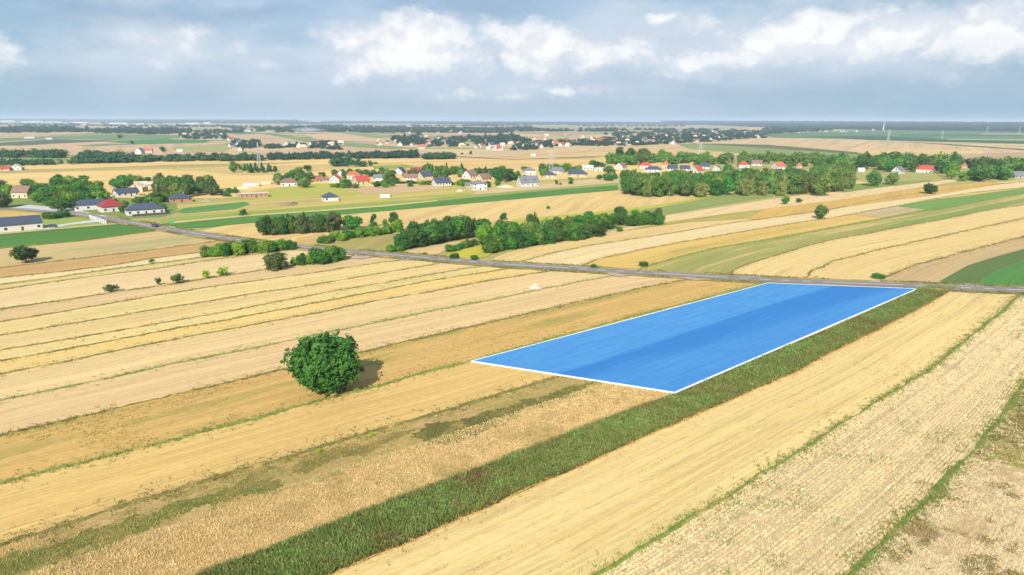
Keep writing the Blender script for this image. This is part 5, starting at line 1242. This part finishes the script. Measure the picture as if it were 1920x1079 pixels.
for i, (pg, n, hr, wr, lk, lb) in enumerate(VM): tree_mass('village_trees', pg, n, hr, wr, lk, lb, 400 + i, lod=2)

FOREST = leaf_mat('forest_canopy', (34, 58, 50), (26, 46, 44), hue=0, scale=.012)
# forest to the horizon: a lumpy canopy over a wide area
def forest(name, pts_front, depth_px, label, h=16, seed=1, n=220, rows=26, rise=34):
    rg = np.random.default_rng(seed)
    fr = np.array([P(*p) for p in pts_front]); fr, _ = resample(fr, n)
    bk = np.array([P(*p) for p in depth_px]); bk, _ = resample(bk, n)
    V = []
    for j in range(rows + 1):
        k = (j / rows) ** 1.6
        q = fr * (1 - k) + bk * k
        zz = h * rg.uniform(.72, 1.12, n) + k * rise
        if j == 0: zz[:] = 0
        if j == 1: q = fr + (bk - fr) * .0008; zz = h * rg.uniform(.55, 1.0, n)
        V.append(np.c_[q, zz])
    V = np.concatenate(V); i = np.arange(n - 1)
    fs = np.concatenate([np.c_[j * n + i, j * n + i + 1, (j + 1) * n + i + 1, (j + 1) * n + i] for j in range(rows)])
    o = link(name, mk(name, V, fs, (FOREST,)))
    tag(o, label, 'forest', kind='stuff'); return o
forest('forest', [(1240, 234.5), (1330, 235), (1400, 238), (1500, 241), (1620, 244), (1750, 246), (1920, 248), (2400, 252)], [(1240, 232.2), (1400, 233.6), (1600, 235.4), (1920, 238), (2400, 241)], 'dark pine forest along the right horizon', 18, 3)
forest('forest', [(-300, 228.5), (-50, 228.5), (150, 229), (300, 231), (480, 232), (560, 232)], [(-300, 225.5), (150, 226.5), (560, 229)], 'bluish forest ridge on the left horizon', 22, 4, rise=24)
forest('forest', [(540, 233), (640, 232), (740, 231.5), (860, 234), (1000, 234), (1250, 234)], [(540, 229), (860, 230.5), (1250, 231.6)], 'thin wooded line along the middle horizon', 16, 5, rise=10)

# distant houses
FH = []
ROOFN = {'roof_slate': 'slate-roofed', 'roof_red': 'red-roofed', 'roof_pale': 'pale-roofed', 'roof_brown': 'brown-roofed', 'roof_orange': 'orange-roofed', 'roof_grey': 'grey-roofed'}
for wc, rc in (('white', 'slate'), ('white', 'red'), ('white', 'pale'), ('white', 'brown'), ('cream', 'pale'), ('white', 'orange'), ('white', 'grey')):
    for ang in (25, 65):
        w, d, e, rh = 12, 9, 3.8, 4.0
        b = MB(); b.box(-w / 2, w / 2, -d / 2, d / 2, 0, e)
        for s in (-1, 1):
            x = s * w / 2; b.add([(x, -d / 2, e), (x, d / 2, e), (x, 0, e + rh)], [(0, 1, 2) if s > 0 else (0, 2, 1)])
            b.add([(-w / 2 - .4, s * (d / 2 + .5), e - .3), (w / 2 + .4, s * (d / 2 + .5), e - .3), (w / 2 + .4, 0, e + rh + .2), (-w / 2 - .4, 0, e + rh + .2)], [(0, 1, 2, 3) if s < 0 else (0, 3, 2, 1)], 1)
            for xx in (-3.5, 0, 3.5): b.box(xx - .6, xx + .6, s * d / 2 - .04, s * d / 2 + .04, 1, 2.4, 2)
        b.box(1.5, 2.1, .6, 1.2, e + 1, e + rh + 1.2)
        FH.append((b.mesh('house', WALLM[wc], ROOFM[rc], glass), ang))
def far_houses(pg, n, label, group, seed, sc=(.7, 1.15)):
    objs = []; px_ = []
    rg = random.Random(seed); xs = [p[0] for p in pg]; ys = [p[1] for p in pg]; c = 0
    while c < n:
        x = rg.uniform(min(xs), max(xs)); y = rg.uniform(min(ys), max(ys))
        if not in_poly((x, y), pg): continue
        me, ang = rg.choice(FH); p = P(x, y)
        o = link('house', me, loc=(p[0], p[1], 0)); o.rotation_euler = (0, 0, -math.atan2(p[0], p[1]) + R(ang * rg.choice((-1, 1)) + rg.uniform(-20, 20)))
        k = rg.uniform(*sc); o.scale = (k, k, k * rg.uniform(.9, 1.2)); tag(o, ROOFN[me.materials[1].name] + ' ' + label, 'house', group); c += 1; objs.append(o); px_.append(x)
    order(objs, px_)
for i, (pg, n, lb, gp) in enumerate([
 ([(340, 252), (425, 250), (425, 264), (345, 264)], 12, 'house in the far left hamlet', 'houses of the far left hamlet'),
 ([(425, 262), (480, 264), (500, 282), (430, 284)], 7, 'house in the second hamlet', 'houses of the second hamlet'),
 ([(500, 271), (640, 268), (640, 280), (560, 280)], 16, 'house along the far lane', 'houses along the far lane'),
 ([(690, 266), (800, 258), (880, 256), (880, 278), (760, 280), (700, 275)], 28, 'house in the middle hamlet', 'houses of the middle hamlet'),
 ([(880, 272), (960, 266), (1010, 272), (1020, 282), (900, 284)], 22, 'house in the right-hand hamlet', 'houses of the right-hand hamlet'),
 ([(640, 244), (960, 244), (1000, 252), (900, 252), (640, 249)], 26, 'tiny house on the far middle ridge', 'houses on the far middle ridge'),
 ([(1000, 252), (1130, 256), (1180, 270), (1060, 276), (980, 264)], 26, 'house at the left end of the long village', 'houses at the left end of the long village'),
 ([(1130, 256), (1290, 252), (1300, 270), (1160, 276)], 30, 'house among trees of the long village', 'houses in the middle of the long village'),
 ([(1280, 250), (1440, 245), (1440, 258), (1300, 268)], 30, 'house at the right end of the long village', 'houses at the right end of the long village'),
 ([(1430, 241), (1660, 240), (1680, 248), (1450, 251)], 28, 'tiny house in the village below the forest', 'houses in the village below the forest'),
 ([(280, 246), (460, 242), (460, 248), (290, 250)], 14, 'tiny house near the left horizon', 'houses near the left horizon'),
 ([(0, 233), (300, 235), (480, 238), (480, 241), (250, 240), (0, 237)], 26, 'tiny house beyond the far left tree row', 'houses beyond the far left tree row'),
 ([(640, 233), (900, 234), (1000, 238), (900, 241), (640, 239)], 26, 'tiny house close to the middle horizon', 'houses close to the middle horizon'),
 ([(140, 300), (170, 299), (300, 272), (310, 285), (200, 303)], 3, 'lone farmhouse among the left fields', 'lone farmhouses among the left fields'),
]): far_houses(pg, n, lb, gp, 70 + i)
whm = flat('warehouse_white', (246, 248, 250), var=.05); whr = flat('warehouse_roof', (226, 232, 238), var=.05)
def warehouse(x, y, wpx, hpx, label, group):
    p = P(x, y); s = pxm(x, y); b = MB(); w = wpx / s; h = max(5, hpx / s); d = w * .4
    b.box(-w / 2, w / 2, 0, d, 0, h); b.add([(-w / 2, -1, h), (w / 2, -1, h), (w / 2, d / 2, h + d * .06), (-w / 2, d / 2, h + d * .06), (-w / 2, d + 1, h), (w / 2, d + 1, h)], [(0, 1, 2, 3), (3, 2, 5, 4)], 1)
    for i in range(5): b.box(-w / 2 + w * (i + .35) / 5, -w / 2 + w * (i + .6) / 5, -.1, 0, 0, h * .6, 1)
    o = link('warehouse', b.mesh('warehouse', whm, whr), loc=(p[0], p[1], 0)); o.rotation_euler = (0, 0, -math.atan2(p[0], p[1])); tag(o, label, 'warehouse', group); return o
WHO = []; WHX = []
for x, y, w_, h_ in [(12, 229, 26, 2.2), (60, 230, 34, 2), (100, 230, 24, 1.6), (150, 231, 22, 2), (222, 233, 30, 2), (235, 230, 14, 1.6), (262, 234, 14, 2), (360, 233, 22, 2), (388, 232, 12, 2),
                     (450, 237, 14, 2), (505, 231, 18, 2), (590, 231, 22, 3), (742, 228.8, 24, 1.8), (760, 230, 16, 2), (830, 231, 18, 1.5), (870, 232, 12, 1.5), (1240, 236, 10, 1.4), (1700, 244, 22, 1.8), (1740, 245, 18, 1.6), (1780, 246, 20, 1.4)]:
    WHO.append(warehouse(x, y, w_, h_, 'long white warehouse close to the horizon', 'white warehouses along the horizon')); WHX.append(x)
order(WHO, WHX)
for x, y, w_, h_, lb in [(55, 260, 16, 2.5, 'pale farm barn on the far left'), (92, 262, 10, 2, 'white shed beside the dark bushes on the far left'), (1000, 294, 8, 2, 'white vans-like shed beside the brick shell'), (337, 285, 10, 4, 'white barn of the small far farm'),
                         (1345, 261, 9, 5, 'pink-brown church-like block at the long village'), (1230, 268, 12, 2.5, 'long white shed at the edge of the long village'), (460, 247, 20, 1.5, 'long pale greenhouse on the far left')]:
    warehouse(x, y, w_, h_, lb, None)
house(956, 296, 30, 9, 3, 'flat', .3, 0, 'brick', 'pale', 'long pink brick shell on the far straw field', chimney=False, nwin=6, door=False)

# ------------------------------------------------------------------ pylons, masts, small things
steel = flat('galvanised_steel', (206, 208, 206), var=.05)
def lattice(x, y, hp, label, wings=True, th=.16, wide=2.2):
    p = P(x, y); s = pxm(x, y); h = hp / s; b = MB(); w = wide; L = 7
    lv = [(w * (1 - .82 * k / L), h * k / L) for k in range(L + 1)]
    for sx_, sy_ in ((1, 1), (1, -1), (-1, 1), (-1, -1)):
        for (r0, z0), (r1, z1) in zip(lv, lv[1:]): b.tube((sx_ * r0, sy_ * r0, z0), (sx_ * r1, sy_ * r1, z1), th, th * .9, 4)
    for (r0, z0), (r1, z1) in zip(lv, lv[1:]):
        for s_ in (-1, 1):
            b.tube((-r0, s_ * r0, z0), (r1, s_ * r1, z1), th * .5, th * .5, 3); b.tube((r0, s_ * r0, z0), (-r1, s_ * r1, z1), th * .5, th * .5, 3)
            b.tube((s_ * r0, -r0, z0), (s_ * r1, r1, z1), th * .5, th * .5, 3)
    e = link('lattice_pylon', None, loc=(p[0], p[1], 0)); tag(e, label, 'pylon')
    link('tower', b.mesh('tower', steel), e)
    if wings:
        for z in (.98, .80, .66):
            b = MB(); a = 4.2 if z > .9 else 5.2
            b.tube((-a, 0, h * z), (a, 0, h * z), th * .9, th * .9, 4); b.tube((-a, 0, h * z), (0, 0, h * z + 1.3), th * .5, th * .5, 3); b.tube((a, 0, h * z), (0, 0, h * z + 1.3), th * .5, th * .5, 3)
            for xx in (-a, a): b.tube((xx, 0, h * z), (xx, 0, h * z - 1.2), .12, .12, 4)
            link('cross_arm', b.mesh('cross_arm', steel), e)
lattice(486, 308, 40, 'tall lattice pylon standing before the left tree belt', wings=False, th=.22, wide=1.9)
lattice(1033, 322, 37, 'hazy lattice pylon behind the slate-roofed bungalows', th=.17)
lattice(1312, 298, 30, 'lattice pylon behind the right village', th=.2)
lattice(1665, 266, 22, 'far lattice pylon on the pink fields', th=.3, wide=2.5)
lattice(1766, 262, 16, 'faint lattice pylon in the green fields', th=.16, wide=2.5)
lattice(1850, 251, 14, 'small lattice pylon before the right forest', th=.2, wide=3)
lattice(1911, 251, 14, 'small lattice pylon at the far right before the forest', th=.2, wide=3)
p = P(1656, 245); b = MB(); hh = 18 / pxm(1656, 245)
for k in range(4): b.tube((0, 0, hh * k / 4), (0, 0, hh * (k + 1) / 4), 3.4 - k * .7, 2.7 - k * .7, 10)
e = link('white_mast', None, loc=(p[0], p[1], 0)); tag(e, 'tall white tapering tower in front of the right forest', 'tower'); link('shaft', b.mesh('shaft', whm), e)
b = MB(); b.tube((0, 0, hh), (0, 0, hh + 14), .8, .5, 6); link('aerial', b.mesh('aerial', steel), e)
polem = flat('pole_concrete', (198, 196, 186))
b = MB(); b.tube((0, 0, 0), (0, 0, 9), .16, .1, 6); PM = b.mesh('pole', polem)
b = MB(); b.box(-1, 1, -.07, .07, 8.3, 8.45)
for xx in (-.85, 0, .85): b.tube((xx, 0, 8.45), (xx, 0, 8.7), .06, .06, 5)
XM = b.mesh('cross_arm', polem)
for x, y, lb in [(520, 357, 'concrete utility pole beside the grey willow'), (410, 362, 'utility pole beside the small white shed'), (294, 369, 'utility pole near the unplastered bungalow'), (865, 336, 'utility pole left of the brown-roofed house'), (1104, 330, 'utility pole by the widest slate roof'), (1342, 420, 'unused')][:5]:
    p = P(x, y); e = link('utility_pole', None, loc=(p[0], p[1], 0)); tag(e, lb, 'utility pole', 'utility poles in the villages'); link('pole', PM, e); link('cross_arm', XM, e)

# heaps
def heap(name, x, y, wpx, hpx, mat, label, seed=1, cat='heap'):
    rg = np.random.default_rng(seed); p = P(x, y); s = pxm(x, y); r = wpx / s / 2; h = hpx / s
    V = [(0, 0, h)]; n = 18; rings = 6
    for j in range(1, rings + 1):
        for i in range(n):
            a = 6.283 * i / n; k = j / rings; rr = r * k * rg.uniform(.88, 1.1)
            V.append((math.cos(a) * rr, math.sin(a) * rr * .8, max(.0, h * (1 - k) ** .85 * rg.uniform(.85, 1.12)) if j < rings else 0))
    fs = [(0, 1 + i, 1 + (i + 1) % n) for i in range(n)]
    for j in range(rings - 1):
        for i in range(n):
            a = 1 + j * n + i; b_ = 1 + j * n + (i + 1) % n; fs.append((a, a + n, b_ + n, b_))
    o = link(name, mk(name, V, fs, (mat,)), loc=(p[0], p[1], 0)); tag(o, label, cat); return o
heap('lime_heap', 1003, 541, 29, 11, flat('lime', (232, 214, 190), var=.25, scale=2.5, k=.85), 'white lime heap on the pinkish stubble field', 3)
heap('soil_heap', 538, 386, 28, 8, flat('soil', (156, 134, 104), var=.3), 'brown soil heap on the rough plot', 4)
heap('soil_heap', 552, 384, 16, 6, flat('weedy_soil', (112, 124, 78), var=.3), 'weed-grown soil heap beside the brown one', 5)
heap('rubble_heap', 388, 378, 24, 5, flat('rubble', (178, 160, 134), var=.3), 'rubble heap beside the unplastered bungalow', 6)
heap('sand_heap', 455, 354, 36, 4, flat('sand', (250, 226, 178), var=.1), 'pale sand heap behind the brick shell', 7)
heap('sand_heap', 862, 359, 13, 4, flat('sand2', (246, 232, 204), var=.1), 'white sand heap beside the grey garage', 8)
heap('sand_heap', 948, 351, 34, 4, flat('sand3', (250, 236, 200), var=.1), 'flat pale sand heap left of the dormered villa', 9)
b = MB(); n = 12
film = flat('greenhouse_film', (214, 236, 226), rough=.4, spec=.5)
vs = []
for yy in (-2.5, 2.5):
    for i in range(n + 1):
        a = math.pi * i / n; vs.append((0, 0, 0))
vs = [((-3.6 if k == 0 else 3.6), math.cos(math.pi * i / n) * 2.4, math.sin(math.pi * i / n) * 2.1) for k in (0, 1) for i in range(n + 1)]
b.add(vs, [(i, i + 1, n + 2 + i, n + 1 + i) for i in range(n)] + [tuple(range(n + 1)), tuple(range(2 * n + 1, n, -1))])
p = P(723, 370); e = link('polytunnel', None, loc=(p[0], p[1], 0)); tag(e, 'small pale green polytunnel in the grass by the maize strip', 'polytunnel'); link('cover', b.mesh('cover', film), e)
b = MB(); b.box(3.6, 3.66, -.7, .7, 0, 1.7); link('end_door', b.mesh('end_door', steel), e)

# cars
carp = flat('dark_car_paint', (64, 68, 76), rough=.3, spec=.5, var=.05); tyre = flat('rubber', (40, 40, 40)); lampm = flat('lamp_glass', (236, 232, 220), rough=.2)
def car(x, y, rot, label, k=1.0):
    p = P(x, y); e = link('parked_car' if 'parked' in label else 'car', None, loc=(p[0], p[1], .3)); e.rotation_euler = (0, 0, rot); e.scale = (k, k, k); tag(e, label, 'car')
    prof = [(-2.2, .45), (-2.25, .85), (-1.9, .98), (-1.2, 1.02), (1.0, 1.05), (2.1, .95), (2.25, .6), (2.2, .4)]
    b = MB(); n = len(prof); b.add([(x_, -.88, z) for x_, z in prof] + [(x_, .88, z) for x_, z in prof], [tuple(range(n)), tuple(range(2 * n - 1, n - 1, -1))] + [(i, n + i, n + (i + 1) % n, (i + 1) % n) for i in range(n)])
    link('body', b.mesh('body', carp), e)
    cab = [(-1.5, 1.02), (-1.0, 1.5), (1.3, 1.52), (1.95, 1.0)]
    b = MB(); b.add([(x_, -.80 + (z > 1.3) * .14, z) for x_, z in cab] + [(x_, .80 - (z > 1.3) * .14, z) for x_, z in cab], [(0, 1, 2, 3), (7, 6, 5, 4), (0, 4, 5, 1), (2, 6, 7, 3), (1, 5, 6, 2)])
    link('windows', b.mesh('windows', glass), e)
    b = MB(); b.box(-.95, 1.25, -.66, .66, 1.52, 1.58); link('roof', b.mesh('roof', carp), e)
    for xx in (-1.4, 1.4):
        for s in (-1, 1):
            b = MB(); b.tube((xx, s * .72, .34), (xx, s * .92, .34), .34, .34, 12); w_ = link('wheel', b.mesh('wheel', tyre), e)
            b = MB(); b.tube((xx, s * .92, .34), (xx, s * .935, .34), .2, .2, 8); link('rim', b.mesh('rim', steel), w_)
    for s in (-1, 1):
        b = MB(); b.box(-2.29, -2.2, s * .66 - .18, s * .66 + .18, .68, .84); link('headlight', b.mesh('headlight', lampm), e)
rdir = P(310, 430) - P(280, 424)
car(291, 426.5, math.atan2(rdir[1], rdir[0]), 'dark car driving on the asphalt road past the maize', 1.05)
car(98, 427.5, R(10), 'dark parked car on the pale driveway', 1.0)
# gate fence of the bungalow
fw = flat('fence_white', (244, 244, 240)); fd = flat('fence_dark', (90, 92, 98))
g0, g1 = P(170, 411), P(199, 421); e = link('boundary_fence', None, loc=(g0[0], g0[1], 0)); tag(e, 'white pillared fence with dark panels at the driveway', 'fence')
N_ = 8; dv = (g1 - g0)
for i in range(N_ + 1):
    q = dv * i / N_; b = MB(); b.box(q[0] - .35, q[0] + .35, q[1] - .35, q[1] + .35, 0, 2.1); b.box(q[0] - .42, q[0] + .42, q[1] - .42, q[1] + .42, 2.1, 2.25); link('pillar', b.mesh('pillar', fw), e)
    if i < N_:
        q2 = dv * (i + 1) / N_; b = MB(); b.tube((q[0], q[1], 1.6), (q2[0], q2[1], 1.6), .06, .06, 4); b.tube((q[0], q[1], .9), (q2[0], q2[1], .9), .3, .3, 4); link('panel', b.mesh('panel', fd), e)
g0, g1 = P(249, 407), P(320, 402); e = link('garden_fence', None, loc=(g0[0], g0[1], 0)); tag(e, 'long dark fence before the wide slate-roofed bungalow', 'fence'); dv = g1 - g0
for i in range(14):
    q, q2 = dv * i / 14, dv * (i + 1) / 14; b = MB(); b.box(q[0] - .08, q[0] + .08, q[1] - .08, q[1] + .08, 0, 1.6); link('post', b.mesh('post', fd), e)
    b = MB(); nn = .04; b.add([(q[0], q[1] - nn, .1), (q2[0], q2[1] - nn, .1), (q2[0], q2[1] - nn, 1.45), (q[0], q[1] - nn, 1.45), (q[0], q[1] + nn, .1), (q2[0], q2[1] + nn, .1), (q2[0], q2[1] + nn, 1.45), (q[0], q[1] + nn, 1.45)],
                             [(0, 1, 2, 3), (7, 6, 5, 4), (3, 2, 6, 7), (0, 4, 5, 1)]); link('panel', b.mesh('panel', fd), e)
p = P(323, 423); e = link('roadside_sign', None, loc=(p[0], p[1], 0)); tag(e, 'green board sign in front of the maize strip', 'sign')
b = MB(); b.box(-1.1, 1.1, -.04, .04, 1.0, 2.2); link('board', b.mesh('board', flat('sign_green', (60, 176, 128))), e)
for xx in (-.8, .8):
    b = MB(); b.tube((xx, .08, 0), (xx, .08, 2.1), .05, .05, 6); link('leg', b.mesh('leg', steel), e)

# ------------------------------------------------------------------ smoke and haze
sm = bpy.data.materials.new('smoke'); sm.use_nodes = True; t = NT(sm.node_tree); t.n.clear()
tcn = t.n.new('ShaderNodeTexCoord'); pv = t.n.new('ShaderNodeVolumePrincipled'); oo = t.n.new('ShaderNodeOutputMaterial'); t.l.new(pv.outputs[0], oo.inputs['Volume'])
g_ = t.math('SUBTRACT', 1.0, t.vmath('LENGTH', tcn.outputs['Object']))
dn = t.math('MULTIPLY', t.map(t.math('ADD', g_, t.math('MULTIPLY', t.math('SUBTRACT', t.noise(tcn.outputs['Object'], 3.2, 6), .5), 3.4)), .25, 1.3), .075)
t.l.new(dn, pv.inputs['Density']); pv.inputs['Color'].default_value = (.92, .95, 1, 1)
V = []; nu, nv = 16, 10
for j in range(nv + 1):
    for i in range(nu):
        th = math.pi * j / nv; ph = 6.2832 * i / nu; V.append((math.sin(th) * math.cos(ph), math.sin(th) * math.sin(ph), math.cos(th)))
fs = np.array([(j * nu + i, (j + 1) * nu + i, (j + 1) * nu + (i + 1) % nu, j * nu + (i + 1) % nu) for j in range(nv) for i in range(nu)])
p = P(578, 251); o = link('smoke', mk('smoke', V, fs, (sm,)), loc=(p[0], p[1], 14)); o.scale = (75, 50, 13.5)
tag(o, 'drifting pale smoke over the far field', 'smoke', kind='stuff')

hz = bpy.data.materials.new('haze_air'); hz.use_nodes = True; t = NT(hz.node_tree); t.n.clear()
pv = t.n.new('ShaderNodeVolumePrincipled'); oo = t.n.new('ShaderNodeOutputMaterial'); t.l.new(pv.outputs[0], oo.inputs['Volume'])
pv.inputs['Density'].default_value = 0.000085; pv.inputs['Color'].default_value = (.64, .77, .93, 1); pv.inputs['Anisotropy'].default_value = 0.0
b = MB(); b.box(-GR - 50, GR + 50, -450, 45050, -1, H + 60)
o = link('haze', b.mesh('haze', hz)); tag(o, 'thin bluish summer haze over the plain', 'haze', kind='stuff')
SC.cycles.volume_bounces = 0
SC.cycles.max_bounces = 6
SC.cycles.transparent_max_bounces = 16
